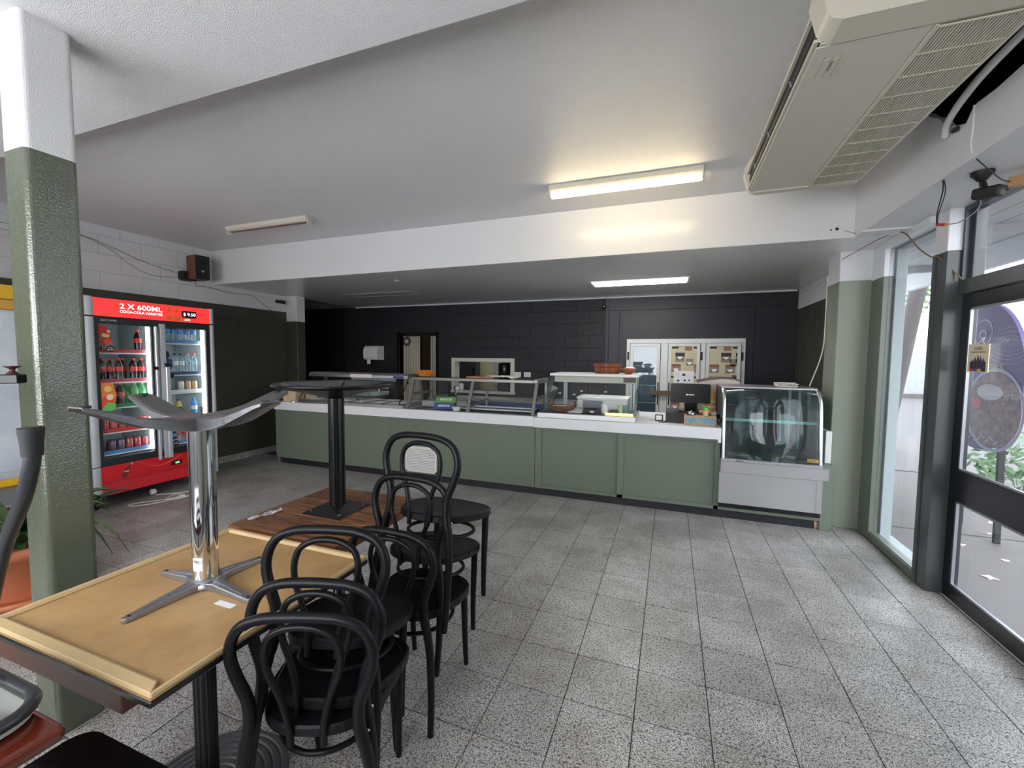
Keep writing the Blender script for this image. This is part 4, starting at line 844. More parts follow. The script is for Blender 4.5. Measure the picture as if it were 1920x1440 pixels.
struct(MB().box(-6.1, -1.5, 7.1, 9.3, -.1, -.003).build('floor', M_kitd)); struct(MB().box(-6.1, -1.5, 7.1, 9.3, 2.5, 2.6).build('ceiling', M_white))
kl = thing('kitchen_fill_light', 'unseen fill light added in the kitchen behind the serving hatch', 'light', (-3.6, 8.2, 2.44))  # added lamp, out of view, brightens the kitchen
bx('diffuser', mat('kitchen_fill_glow', (1, .95, .85, 1), .5, emit=KITCHEN_FILL), kl, -4.2, -3.0, 8.1, 8.3, 2.44, 2.499)
fr2 = thing('kitchen_fridge', 'dark upright fridge seen through the serving hatch', 'fridge', (-4.4, 8.6, 0))
MB().box(-4.95, -3.95, 8.4, 8.62, 0, 1.9).build('body', M_kitd, fr2, bev=.01); bx('handle', M_black, fr2, -4.02, -3.99, 8.37, 8.4, .9, 1.3)
pl2 = thing('kitchen_cabinet', 'grey tiled kitchen cabinet at the right inside the serving hatch', 'cabinet', (-2.6, 8.4, 0))
MB().box(-3.4, -2.0, 8.0, 9.1, 0, .86).build('body', M_silver, pl2, bev=.004); MB().box(-3.88, -2.6, 9.17, 9.199, .86, 2.0).build('tiles', mat('grey_tiles', S(160, 162, 170), .3), pl2)
cg = thing('coffee_grinder', 'black coffee grinder standing inside the serving hatch', 'grinder', (-2.83, 7.5, .895))
MB().box(-3.04, -2.80, 7.4, 7.62, .80, 1.06).build('body', M_black, cg, bev=.01); MB().lathe([(.08, 1.06), (.13, 1.12), (.13, 1.42), (.12, 1.44), (0, 1.44)], (-2.92, 7.5, 0), 18).build('hopper', M_black, cg)
MB().box(-3.3, -2.0, 7.3, 8.0, 0, .80).build('bench', M_silver, pl2)
tag(MB().lathe([(.04, 0), (.045, .09), (.03, .11), (.032, .12), (0, .12)], (-3.60, 7.02, .936), 14).build('salt_jar', M_plast), 'small white jar on the serving hatch sill', 'jar')
for k, x in enumerate((-2.535, -2.36)):
    t = thing('power_outlet', ['white power outlet right beside the serving hatch', 'white power outlet further right of the serving hatch'][k], 'outlet', (x + .06, 6.95, 1.2))
    MB().box(x, x + .12, 6.936, 6.951, 1.205, 1.285).build('plate', M_plast, t, bev=.003)
    for dx in (.03, .075): bx('socket', mat('outlet_grey', S(190, 190, 190), .5), t, x + dx, x + dx + .018, 6.934, 6.936, 1.235, 1.255)
# rear benches behind the counter
rb_ = thing('rear_bench', 'low white bench along the black wall under the serving hatch', 'bench', (-2.9, 6.7, 0))
for a, b in ((-3.92, -2.37), (-2.36, -1.1)):
    bx('door', mat('bench_white', S(232, 232, 226), .4), rb_, a + .005, b - .005, 6.43, 6.45, .1, .78, bev=.002)
MB().box(-3.92, -1.1, 6.45, 6.93, 0, .80).build('carcass', mat('bench_white', S(232, 232, 226), .4), rb_); MB().box(-3.94, -1.08, 6.41, 6.93, .80, .85).build('top', mat('bench_grey', S(150, 150, 148), .4), rb_, bev=.003)
ch_ = thing('blue_chest', 'long blue chest standing behind the salad bar', 'chest', (-2.4, 5.9, 0))
MB().box(-3.4, -1.2, 5.7, 6.2, 0, .58).build('body', mat('navy_chest', S(44, 58, 118), .4), ch_, bev=.01); bx('lid', mat('navy_lid', S(50, 66, 128), .4), ch_, -3.42, -1.18, 5.68, 6.22, .58, .62, bev=.01)
rb2 = thing('under_bench_box', 'white appliance behind the hot display', 'appliance', (-.8, 5.75, 0))
MB().box(-1.14, -.5, 5.55, 5.95, 0, 1.0).build('body', mat('bench_white', S(232, 232, 226), .4), rb2, bev=.008); bx('lid', M_plast, rb2, -1.15, -.49, 5.54, 5.96, 1.0, 1.03, bev=.006)
cs = thing('wall_camera', 'tiny white domed camera at the top of the black wall', 'camera', (-1.02, 6.93, 2.31))
MB().lathe([(.035, 0), (.03, -.03), (.02, -.045), (0, -.05)], (-1.02, 6.94, 2.35), 14, 'y').build('body', M_blackm, cs); MB().lathe([(.02, -.05), (.012, -.06), (0, -.062)], (-1.02, 6.94, 2.35), 12, 'y').build('lens', M_chrome, cs)
# ================================================================ DRINKS FRIDGE (faces +X)
FX = -5.15
df = thing('drinks_fridge', 'red two-door drinks fridge with lit header against the left wall', 'fridge', (-5.5, 2.97, 0))
RX = (0, 1, 0)
YL, YR = 2.375, 3.575
bd = MB().box(-5.86, -5.83, YL, YR, .13, 2.075).box(-5.86, FX - .04, YL, YL + .03, .13, 2.075).box(-5.86, FX - .04, YR - .03, YR, .13, 2.075).box(-5.86, FX - .04, YL, YR, 2.0, 2.075).box(-5.83, FX - .04, YL + .03, YR - .03, .13, .47)
bd.build('cabinet', mat('dark_red_side', S(128, 16, 26), .35), df, bev=.004)
ln = MB().box(-5.83, -5.80, YL + .03, YR - .03, .47, 2.0).box(-5.80, FX - .045, YL + .03, YL + .05, .47, 2.0).box(-5.80, FX - .045, YR - .05, YR - .03, .47, 2.0).box(-5.80, FX - .045, YL + .05, YR - .05, .47, .485).box(-5.80, FX - .045, YL + .05, YR - .05, 1.9, 2.0).box(-5.80, FX - .09, 2.955, 2.985, .485, 1.9)
ln.build('liner', mat('fridge_liner', S(198, 208, 212), .4), df)
for z0, z1 in ((.12, .43), (.44, 1.885), (1.90, 2.078)):
    for y0, y1 in ((YL - .005, YL + .068), (YR - .045, YR + .004)):
        ym = (y0 + y1) / 2
        MB().prism([(FX - .06, y0), (FX - .015, y0 + .004)] + [(FX + .006 * math.cos(a) * 1.5, ym + (y1 - y0) / 2 * math.sin(a)) for a in [-math.pi / 2 + math.pi * k / 8 for k in range(1, 8)]] + [(FX - .015, y1 - .004), (FX - .06, y1)], 'z', z0, z1).build('corner_column', M_silver, df)
bx('black_band', M_black, df, FX - .05, FX, YL, YR, 1.885, 1.90)
M_hdr = mat('lit_red_header', S(236, 40, 40), .4, emit=1.0)
bx('header', M_hdr, df, FX - .06, FX, YL + .068, YR - .045, 1.898, 2.07)
M_lit = mat('lit_white_print', S(250, 245, 240), .5, emit=.9)
text('lettering', '2 X 600ML', M_lit, df, (FX + .001, 2.65, 1.985), RX, UZ, .052, .38)
text('lettering', 'COCA-COLA VARIETIES', M_lit, df, (FX + .001, 2.65, 1.945), RX, UZ, .026, .38)
MB().prism(rrect(3.222, 3.385, 1.945, 2.025, .02), 'x', FX, FX + .002).build('price_panel', M_black, df)
text('lettering', '$ 9.50', M_lit, df, (FX + .003, 3.24, 1.965), RX, UZ, .038, .13)
for y_ in (3.10, 3.178):
    b = [(y_ - .035, 1.905), (y_ + .035, 1.905), (y_ + .036, 1.96), (y_ + .034, 2.0), (y_ + .014, 2.03), (y_ + .013, 2.05), (y_ - .013, 2.05), (y_ - .014, 2.03), (y_ - .034, 2.0), (y_ - .036, 1.96)]
    MB().prism(b, 'x', FX, FX + .0015 + (y_ > 3.15) * .001).build('bottle_picture', mat('lit_cola_print', S(170, 70, 30), .5, emit=.5), df)
    bx('bottle_picture', M_hdr, df, FX, FX + .003, y_ - .036, y_ + .036, 1.955, 1.995)
text('lettering', 'save', M_lit, df, (FX + .001, 3.25, 1.915), RX, UZ, .018, .06)
# doors
M_dk = mat('door_black', S(26, 27, 30), .35)
for k, (y0, y1) in enumerate(((2.443, 2.962), (2.992, 3.53))):
    d = MB()
    for (a, b, c, e) in ((y0, y1, 1.825, 1.885), (y0, y1, .435, .50), (y0, y0 + .03, .5, 1.825), (y1 - .045, y1, .5, 1.825)): d.box(FX - .03, FX - .004, a, b, c, e)
    d = d.build('door', M_dk, df, bev=.002)
    bx('pane', M_glass, d, FX - .02, FX - .014, y0 + .03, y1 - .045, .5, 1.825)
    sx = (2.448, 2.46) if False else None
    if k == 0:
        text('lettering', 'SKOPE', M_silver, d, (FX - .0025, 2.49, 1.85), RX, UZ, .018, .13)
        MB().box(FX - .004, FX + .03, 2.935, 2.962, .40, 1.372).build('handle', M_silver, d, bev=.006); MB().box(FX - .004, FX + .03, 2.935, 2.962, 1.40, 1.83).build('handle', M_silver, d, bev=.006)
        bx('handle_joint', M_black, d, FX, FX + .028, 2.937, 2.96, 1.372, 1.40)
    else:
        MB().box(FX - .004, FX + .016, 2.99, 3.045, .40, 1.86).build('door_stile', M_silver, d, bev=.008, seg=2)
        MB().box(FX + .016, FX + .045, 3.02, 3.062, .405, 1.40).build('handle', M_silver, d, bev=.006); bx('handle_joint', M_black, d, FX + .016, FX + .044, 3.02, 3.062, 1.40, 1.44)
for y_ in (2.915, 3.478): bx('led_strip', mat('fridge_led', (.92, 1, .97, 1), .5, emit=FRIDGE_LED), df, FX - .07, FX - .045, y_ - .012, y_ + .012, .52, 1.82)
# lower grille
MB().prism([(FX - .05, .27), (FX, .27), (FX, .43), (FX - .05, .43)], 'y', YL + .068, YR - .045).build('lower_panel', M_red, df)
MB().prism([(FX - .05, .14), (FX - .012, .14), (FX - .03, .265), (FX - .05, .265)], 'y', YL + .068, YR - .045).build('kick_panel', M_red, df)
bx('gap_strip', M_black, df, FX - .05, FX - .006, YL + .068, YR - .045, .43, .437)
b0 = [(2.60, .285), (2.645, .29), (2.665, .335), (2.668, .36), (2.695, .40), (2.70, .42), (2.682, .425), (2.672, .405), (2.64, .375), (2.62, .35), (2.603, .32)]
MB().prism(b0, 'x', FX, FX + .0015).build('bottle_picture', mat('cola_print', S(110, 40, 34), .35), df)
bx('bottle_picture', mat('bottle_label_print', S(190, 170, 160), .5), df, FX, FX + .002, 2.625, 2.665, .34, .352)
MB().prism([(2.68, .405), (2.70, .405), (2.706, .425), (2.69, .43)], 'x', FX, FX + .0025).build('bottle_picture', mat('gold_print', S(214, 160, 90), .5), df)
sw = [(2.74, .425), (2.80, .39), (2.86, .352), (2.93, .335), (3.0, .342), (3.08, .37), (3.16, .41)]
for (a, b) in zip(sw[:-1], sw[1:]):
    w_ = .006 if a[0] < 2.95 else .012
    MB().prism([(a[0], a[1] - w_ / 2), (b[0], b[1] - w_ / 2), (b[0], b[1] + w_ / 2), (a[0], a[1] + w_ / 2)], 'x', FX, FX + .001).build('swoosh', mat('swoosh_print', S(226, 90, 50), .5), df)
bx('thermostat', M_black, df, FX, FX + .004, 3.06, 3.17, .31, .35); bx('led_readout', mat('green_led', (.1, 1, .2, 1), .5, emit=1.5), df, FX + .004, FX + .005, 3.10, 3.14, .322, .338)
for y_ in (2.43, 3.52):
    for x in (FX - .09, -5.75):
        c = MB().lathe([(.035, -.014), (.04, -.01), (.04, .01), (.035, .014), (0, .014)], (x, y_, .041), 16, 'y').lathe([(0, -.014), (.02, -.016)], (x, y_, .041), 10, 'y').box(x - .02, x + .03, y_ - .022, y_ + .022, .07, .13).build('caster', M_black, df)
# shelves with price strips
M_strip1 = mat('pink_price_strip', S(196, 70, 84), .5); M_strip2 = mat('red_price_strip', S(210, 50, 44), .5); M_strip3 = mat('green_price_strip', S(60, 130, 90), .5); M_strip4 = mat('blue_price_strip', S(90, 140, 200), .5); M_strip5 = mat('navy_price_strip', S(60, 74, 120), .5)
SH = {0: [(1.55, M_strip1), (1.255, M_strip1), (1.0, M_strip3), (.752, M_strip2), (.535, M_strip4)], 1: [(1.665, M_strip4), (1.31, M_strip5), (1.105, M_white_sh), (.79, M_white_sh), (.53, M_strip4)]}
for k, (y0, y1) in enumerate(((2.435, 2.95), (2.995, 3.52))):
    for (z, m) in SH[k]:
        bx('shelf', M_white_sh, df, -5.78, -5.23, y0, y1, z - .012, z)
        bx('price_strip', m, df, -5.232, -5.224, y0, y1, z - .005, z + .03)
        bx('shelf_lip', M_white_sh, df, -5.236, -5.226, y0, y1, z - .018, z - .005)
# decals on the glass
def decal(par, shapes):
    for i, (poly, c) in enumerate(shapes): MB().prism(poly, 'x', FX - .0135 + i * .0006, FX - .0125 + i * .0006).build('decal', mat('decal_%d_%d_%d' % c, S(*c), .4), par)
def circ(y_, z, r, n=18): return arc(y_, z, r, 0, 360, n)[:-1]
def pill(y_, z, w, h, sk=0): return [(y_ - w, z - h), (y_ + w * .6, z - h + sk), (y_ + w, z + sk), (y_ + w * .5, z + h + sk), (y_ - w, z + h)]
D1, D2 = [c for c in df.children if c.name.startswith('door')]
decal(D1, [([(2.475, 1.60), (2.535, 1.62), (2.575, 1.68), (2.57, 1.76), (2.54, 1.80), (2.475, 1.82)], (168, 32, 30)), ([(2.475, 1.60), (2.53, 1.62), (2.57, 1.68), (2.52, 1.72), (2.475, 1.70)], (116, 58, 34)), (circ(2.545, 1.655, .028), (214, 60, 40)), ([(2.50, 1.70), (2.56, 1.69), (2.565, 1.72), (2.51, 1.735)], (206, 170, 120)), ([(2.54, 1.745), (2.565, 1.735), (2.57, 1.76), (2.55, 1.77)], (210, 180, 160)), (circ(2.565, 1.585, .034), (22, 22, 24))])
text('lettering', '2 for', M_paper, D1, (FX - .009, 2.565, 1.588), RX, UZ, .014, .04, 'CENTER'); text('lettering', '$6.00', M_paper, D1, (FX - .009, 2.565, 1.568), RX, UZ, .015, .05, 'CENTER')
decal(D1, [([(2.475, .98), (2.57, 1.0), (2.60, 1.12), (2.575, 1.24), (2.475, 1.255)], (224, 130, 50)), ([(2.475, 1.0), (2.56, 1.02), (2.59, 1.11), (2.54, 1.15), (2.475, 1.10)], (220, 80, 50)), ([(2.475, .96), (2.58, .98), (2.59, 1.04), (2.53, 1.06), (2.475, 1.0)], (110, 190, 90)), (circ(2.53, 1.19, .03), (240, 190, 120)), (circ(2.545, 1.11, .03), (240, 210, 200))])
decal(D2, [([(3.025, 1.33), (3.09, 1.34), (3.12, 1.41), (3.11, 1.48), (3.025, 1.50)], (60, 66, 120)), ([(3.03, 1.36), (3.10, 1.42), (3.09, 1.45), (3.03, 1.40)], (120, 130, 190)), (pill(3.06, 1.53, .035, .04), (26, 28, 54)), (circ(3.1, 1.30, .03), (22, 22, 24))])
decal(D2, [([(3.025, .50), (3.10, .51), (3.14, .62), (3.10, .76), (3.06, .80), (3.025, .80)], (90, 170, 220)), ([(3.025, .56), (3.08, .60), (3.07, .70), (3.025, .68)], (224, 96, 50)), (pill(3.09, .72, .035, .012, .01), (40, 34, 50)), (pill(3.10, .66, .035, .012, .01), (40, 34, 50)), (pill(3.11, .60, .035, .012, .01), (40, 34, 50)), (circ(3.12, .545, .034), (22, 22, 24))])
text('lettering', '2 for', M_paper, D2, (FX - .009, 3.12, .548), RX, UZ, .014, .04, 'CENTER'); text('lettering', '$7.00', M_paper, D2, (FX - .009, 3.12, .528), RX, UZ, .015, .05, 'CENTER')
# drinks: each one a thing; bottle body > cap, label
M_cola = mat('cola', S(42, 20, 20), .12); M_capr = mat('red_cap', S(206, 40, 48), .4); M_lblr = mat('red_label', S(216, 44, 50), .4); M_capd = mat('dark_cap', S(50, 50, 70), .4)
M_grn = glassmat('green_bottle', (.45, .85, .5, 1), 1.2, dirt=.5, dirtcol=(.2, .6, .28, 1)); M_capg = mat('green_cap', S(70, 170, 90), .4); M_lblg = mat('green_label', S(90, 180, 100), .4)
M_capb = mat('blue_cap', S(60, 120, 200), .4); M_lblb = mat('blue_label', S(90, 150, 210), .4); M_capw = mat('white_cap', S(220, 226, 232), .4)
M_capp = mat('pink_cap', S(220, 110, 120), .4); M_pinkb = glassmat('pink_bottle', (.95, .6, .65, 1), 1.2, dirt=.4, dirtcol=(.7, .3, .35, 1)); M_yel = mat('yellow_drink', S(196, 180, 70), .3); M_bluep = mat('blue_drink', S(50, 130, 210), .3)
PROTO = {}
def drink(kind, y_, z, x, label, group):
    if kind in PROTO: return dup(PROTO[kind], (x, y_, z), label, group)
    C = {'cola': (M_cola, M_capr, M_lblr), 'lemonade': (M_grn, M_capg, M_lblg), 'water': (M_pet, M_capb, M_lblb), 'water_d': (M_pet, M_capd, M_capw), 'water_p': (M_pet, M_capp, M_pet), 'pink': (M_pinkb, M_capp, M_lblr), 'sport_y': (M_yel, M_blackm, M_blackm), 'sport_b': (M_bluep, M_capb, M_capw)}
    if kind in C:
        b, c, l = C[kind]
        o = MB().lathe([(.028, 0), (.033, .008), (.033, .03), (.03, .06), (.0335, .10), (.0335, .15), (.028, .185), (.014, .212), (.0135, .224), (0, .224)], n=14).build('bottle', b, None, local=True)
        MB().lathe([(.0155, .214), (.016, .217), (.016, .234), (.0145, .237), (0, .237)], n=12).build('cap', c, o, local=True)
        MB().lathe([(.0342, .102), (.0342, .148)], n=14).build('label', l, o, local=True)
        cat = 'bottle'
    else:
        c = {'can_red': S(206, 40, 46), 'can_purple': S(86, 56, 96), 'can_maroon': S(170, 36, 50), 'can_dark': S(40, 44, 44), 'can_pale': S(200, 206, 204), 'can_gold': S(206, 160, 118)}[kind]
        o = MB().lathe([(.022, 0), (.030, .008), (.032, .014), (.032, .105), (.027, .118), (.027, .121)], n=16).build('can', mat(kind, c, .3, .3, var=.6, vscale=40, col2=tuple(min(1, v * .4 + .25) for v in c[:3]) + (1,)), None, local=True)
        MB().lathe([(.027, .117), (0, .116)], n=14).build('lid', M_silver, o, local=True)
        MB().box(-.012, .012, -.006, .006, .117, .119).build('ring_pull', M_silver, o, local=True)
        cat = 'can'
    o.location = (x, y_, z); tag(o, label, cat, group); PROTO[kind] = cache(o); return o
ROWS = [(1.55, 'cola', [2.53, 2.86], [2.58], 'cola bottle standing on the top shelf behind the left fridge door', 'cola bottles on the top left fridge shelf'),
        (1.255, 'cola', [2.475, 2.545, 2.615, 2.685, 2.81, 2.88], [2.51, 2.58, 2.65, 2.75, 2.845], 'cola bottle on the second shelf behind the left fridge door', 'cola bottles on the second left fridge shelf'),
        (1.0, 'cola', [2.615, 2.685], [2.65], 'cola bottle on the third shelf behind the left fridge door', 'cola bottles on the third left fridge shelf'),
        (1.0, 'lemonade', [2.81, 2.88], [2.74, 2.775, 2.845], 'green lemonade bottle on the third shelf behind the left fridge door', 'green bottles on the third left fridge shelf'),
        (.752, 'can_red', [2.475, 2.545, 2.615, 2.685, 2.75, 2.815, 2.88], [2.51, 2.65, 2.78], 'red can on the fourth shelf behind the left fridge door', 'red cans on the fourth left fridge shelf'),
        (.535, 'can_purple', [2.60, 2.67], [2.565, 2.635], 'dark purple can on the bottom shelf behind the left fridge door', 'purple cans on the bottom left fridge shelf'),
        (.535, 'can_maroon', [2.745, 2.815, 2.885], [2.71, 2.78, 2.85], 'maroon can on the bottom shelf behind the left fridge door', 'maroon cans on the bottom left fridge shelf'),
        (1.665, 'water', [3.065, 3.135, 3.205, 3.275, 3.345, 3.415], [3.10, 3.24, 3.38], 'blue-labelled water bottle on the top shelf behind the right fridge door', 'water bottles on the top right fridge shelf'),
        (1.31, 'water_d', [3.13, 3.21, 3.275], [], 'dark capped bottle on the second shelf behind the right fridge door', 'dark capped bottles on the second right fridge shelf'),
        (1.31, 'water_p', [3.345, 3.42], [3.38], 'pink capped bottle on the second shelf behind the right fridge door', 'pink capped bottles on the second right fridge shelf'),
        (1.105, 'can_dark', [3.10], [], 'dark green can on the third shelf behind the right fridge door', None),
        (1.105, 'can_pale', [3.265], [3.30], 'pale can on the third shelf behind the right fridge door', 'pale cans on the third right fridge shelf'),
        (1.105, 'can_gold', [3.34, 3.41], [3.375], 'peach gold can on the third shelf behind the right fridge door', 'gold cans on the third right fridge shelf'),
        (.79, 'sport_y', [3.15, 3.235], [], 'yellow sports drink on the fourth shelf of the right fridge side', 'yellow sports drinks in the right fridge side'),
        (.79, 'sport_b', [3.40], [], 'blue sports drink on the fourth shelf of the right fridge side', None),
        (.53, 'pink', [3.20, 3.28], [], 'pink soft drink bottle on the bottom shelf behind the right fridge door', 'pink bottles on the bottom right fridge shelf')]
ORD = ['first', 'second', 'third', 'fourth', 'fifth', 'sixth', 'seventh']
for (z, kind, front, back, lab, grp) in ROWS:
    w0_, w1_ = lab.split(' on the ') if ' on the ' in lab else lab.split(' standing on the ')
    w0_ = w0_.replace(' standing', '')
    for q_, y_ in enumerate(front): drink(kind, y_, z + .0005, -5.275, '%s, %sfront row, %s' % (w0_, (ORD[q_] + ' from left in ') if len(front) > 1 else '', w1_.replace(' behind the', ',').replace(' of the', ',')), grp)
    for q_, y_ in enumerate(back): drink(kind, y_, z + .0005, -5.345, '%s, %sback row, %s' % (w0_, (ORD[q_] + ' from left in ') if len(back) > 1 else '', w1_.replace(' behind the', ',').replace(' of the', ',')), grp)
# white cable on the floor
pc_ = thing('extension_lead', 'white power lead coiled on the floor in front of the red fridge', 'cord', (-5.0, 2.8, 0))
loop = [(-4.78, 3.22), (-4.84, 3.05), (-5.0, 2.78), (-5.10, 2.66), (-5.06, 2.60), (-4.96, 2.66), (-4.90, 2.85), (-4.96, 3.05), (-5.02, 2.98), (-4.92, 2.86), (-4.84, 2.98), (-4.86, 3.12), (-4.98, 3.16), (-5.06, 3.06), (-5.12, 2.98), (-5.22, 2.93)]
MB().tube(spline([(x, y_, .008 + .002 * (k % 3)) for k, (x, y_) in enumerate(loop)], 6), .006, 6).build('cord', M_cable_w, pc_)
MB().lathe([(.012, .06), (.03, .045), (.034, .01), (.02, 0), (0, 0)], (-5.27, 2.91, .034), 14, 'y').box(-4.93, -4.89, 2.99, 3.03, .004, .025).build('plug', M_plast, pc_)
# ---- yellow cabinet at far left
yf = thing('yellow_freezer', 'tall yellow-framed glass freezer left of the red fridge, behind the pillar', 'freezer', (-5.6, 1.7, 0))
M_yel2 = mat('yellow_paint', S(226, 178, 30), .35)
MB().box(-5.9, -5.33, 1.15, 2.30, .12, 2.10).build('cabinet', mat('freezer_white', S(206, 212, 216), .4), yf, bev=.004)
bx('header', M_yel2, yf, -5.33, -5.30, 1.15, 2.30, 1.99, 2.11, bev=.004); bx('header_trim', mat('gold_trim', S(196, 150, 60), .3, .4), yf, -5.33, -5.29, 1.15, 2.30, 1.90, 1.985, bev=.006)
bx('pane', mat('freezer_glass', S(178, 186, 196), .06, var=.7, vscale=2.2, col2=S(226, 230, 236)), yf, -5.33, -5.305, 1.18, 2.27, .52, 1.88); bx('sill', M_silver, yf, -5.33, -5.295, 1.15, 2.30, .45, .52, bev=.004)
bx('base', M_yel2, yf, -5.33, -5.29, 1.15, 2.30, .27, .45, bev=.004); bx('plinth', M_black, yf, -5.85, -5.35, 1.2, 2.25, .0, .27)
# ================================================================ FRONT FURNITURE
# ---- upturned table with tan underside on top of a pedestal table
lt_ = thing('pedestal_table', 'dark brown table on black pedestal under the upturned tan board', 'table', (-1.46, .93, 0))
M_brown = mat('reddish_timber', S(104, 62, 48), .35, var=.5, vscale=10, stretch=(1, 8, 8), col2=S(70, 40, 32))
MB().box(-1.92, -1.30, .633, 1.36, .60, .68).build('tabletop', M_brown, lt_, bev=.003)
def fluted_tube(mb, c, r, z0, z1, n=48, amp=.06):
    pts = []; F = []
    for z in (z0, z1):
        for k in range(n): a = 2 * math.pi * k / n; rr = r * (1 - amp * (1 if k % 4 == 0 else 0)); pts.append((c[0] + rr * math.cos(a), c[1] + rr * math.sin(a), z))
    for k in range(n): F.append((k, (k + 1) % n, n + (k + 1) % n, n + k))
    return mb.add(pts, F)
fluted_tube(MB(), (-1.455, .94), .034, .03, .60).build('column', M_pw, lt_)
rip = [(.25, 0), (.25, .006)]
for k in range(7): r = .235 - k * .028; rip += [(r + .009, .013 + k * .002), (r - .004, .014 + k * .002), (r - .011, .009 + k * .002)]
MB().lathe(rip + [(.034, .03), (0, .03)], (-1.47, .95, 0), 48, smooth=False).build('base', mat('grey_cast_base', S(84, 84, 88), .45, .3), lt_)
ut_ = thing('upturned_table', 'upside-down table with tan underside and chrome column, on the pedestal table', 'table', (-1.40, .91, .743))
M_tan = mat('tan_board', S(192, 156, 106), .5, var=.75, vscale=4.5, col2=S(150, 114, 70)); M_rim = mat('raw_pine_rim', S(204, 176, 130), .55, var=.3, vscale=16, stretch=(6, 6, 1))
A = (-1.752, -1.036, .556, 1.258)
bx('board', M_tan, ut_, A[0], A[1], A[2], A[3], .762, .782)
bx('dark_edge', M_black, ut_, A[0] - .004, A[1] + .004, A[2] - .004, A[3] + .004, .763, .779, bev=.003)
RK = 0
# slim bevelled rim battens of raw pine
for (p, q) in (((A[0], A[2]), (A[1], A[2])), ((A[1], A[2]), (A[1], A[3])), ((A[1], A[3]), (A[0], A[3])), ((A[0], A[3]), (A[0], A[2]))):
    d = Vector((q[0] - p[0], q[1] - p[1], 0)); L_ = d.length; d.normalize(); nn = Vector((-d.y, d.x, 0)); P0_ = Vector((p[0], p[1], .7825)); w_ = {0: .042, 1: .014, 2: .024, 3: .02}[RK]; RK += 1
    e = P0_ + d * L_
    MB().add([P0_, e, e - d * w_ + nn * w_, P0_ + d * w_ + nn * w_, P0_ + Vector((0, 0, .012)) + d * .002 + nn * .002, e + Vector((0, 0, .012)) - d * .002 + nn * .002, e - d * w_ * .7 + nn * w_ * .7 + Vector((0, 0, .012)), P0_ + d * w_ * .7 + nn * w_ * .7 + Vector((0, 0, .012))],
             [(3, 2, 1, 0), (4, 5, 6, 7), (0, 1, 5, 4), (1, 2, 6, 5), (2, 3, 7, 6), (3, 0, 4, 7)]).build('rim', M_rim, ut_, bev=.002)
CX, CY = -1.405, .925
MB().lathe([(.0365, .80), (.0365, 1.335)], (CX, CY, 0), 32).build('column', M_chrome, ut_)
MB().lathe([(.052, .786), (.052, .80), (.041, .806), (.0375, .812), (0, .812)], (CX, CY, 0), 28).build('collar', M_alu, ut_)
for (tx, ty) in ((-1.407, .70), (-1.60, .915), (-1.38, 1.11), (-1.175, .90)):
    a = Vector((CX, CY, .783)); b = Vector((tx, ty, .783)); d = (b - a).normalized(); n_ = Vector((-d.y, d.x, 0)); s0 = a + d * .035
    prof = [s0 - n_ * .030, s0 + d * .03 - n_ * .020, b - d * .02 - n_ * .013, b - n_ * .011, b + d * .008, b + n_ * .011, b - d * .02 + n_ * .013, s0 + d * .03 + n_ * .020, s0 + n_ * .030]
    top = [p + Vector((0, 0, .022 if i in (0, 1, 7, 8) else .013)) for i, p in enumerate(prof)]; m_ = len(prof)
    am = MB().add(prof + top, [tuple(range(m_ - 1, -1, -1)), tuple(range(m_, 2 * m_))] + [(i, (i + 1) % m_, m_ + (i + 1) % m_, m_ + i) for i in range(m_)]).build('mounting_arm', M_alu, ut_, bev=.002)
    MB().bar(s0 + d * .01 + Vector((0, 0, .024)), b - d * .04 + Vector((0, 0, .015)), .007, .005).build('rib', M_alu, am)
    for f_ in (.0, .45):
        c = b * (1 - f_) + a * f_; MB().lathe([(.005, 0), (.005, .003), (0, .003)], (c.x - d.x * .012, c.y - d.y * .012, .7955 + f_ * .012), 10).build('screw', M_black, am)
# foot: four curved flat steel blades
for k in range(4):
    dx, dy = ((1, 0), (0, 1), (-1, 0), (0, -1))[k]; nx, ny = -dy, dx; pts = []; F = []
    prof = [(.0, 1.335, .040), (.05, 1.334, .044), (.11, 1.337, .044), (.17, 1.348, .043), (.23, 1.368, .041), (.28, 1.386, .037), (.305, 1.392, .034)]
    for (r, z, w_) in prof:
        sk_h = .044 - .12 * r
        for (sgn, dz) in ((-1, -sk_h), (-1, 0.0), (-.8, .004), (.8, .004), (1, 0), (1, -sk_h), (.85, .0), (-.85, .0)):
            pts.append((CX + dx * r + nx * w_ * sgn, CY + dy * r + ny * w_ * sgn, z + dz))
    for i in range(len(prof) - 1):
        for j in range(8): F.append((i * 8 + j, i * 8 + (j + 1) % 8, (i + 1) * 8 + (j + 1) % 8, (i + 1) * 8 + j))
    F += [tuple(range(7, -1, -1)), tuple(range(48, 56))]
    bl_ = MB().add(pts, F).build('foot_blade', M_worn, ut_)
    MB().lathe([(.012, 0), (.012, .006), (0, .006)], (CX + dx * .285, CY + dy * .285, 1.391), 12).build('glide', M_lead, bl_)
MB().lathe([(.05, 1.325), (.05, 1.338), (.006, 1.339), (.006, 1.365), (0, 1.365)], (CX, CY, 0), 20).build('hub_bolt', M_worn, ut_)
lb = MB(); pts = []
for k in range(7): a = math.radians(-95 + k * 8); pts.append((CX + .0372 * math.cos(a), CY + .0372 * math.sin(a)))
lb.add([(p[0], p[1], .842) for p in pts] + [(p[0], p[1], .885) for p in pts], [(i, i + 1, 8 + i, 7 + i) for i in range(6)]).build('sticker', M_paper, ut_)
text('lettering', 'IDEAS', DKT, ut_, (CX + .002 + .012, CY - .0378, .879), (-1, .05, 0), (0, 0, -1), .009, .026, 'CENTER')
bx('sticker', M_paper, ut_, -1.27, -1.20, .855, .875, .7822, .7828)
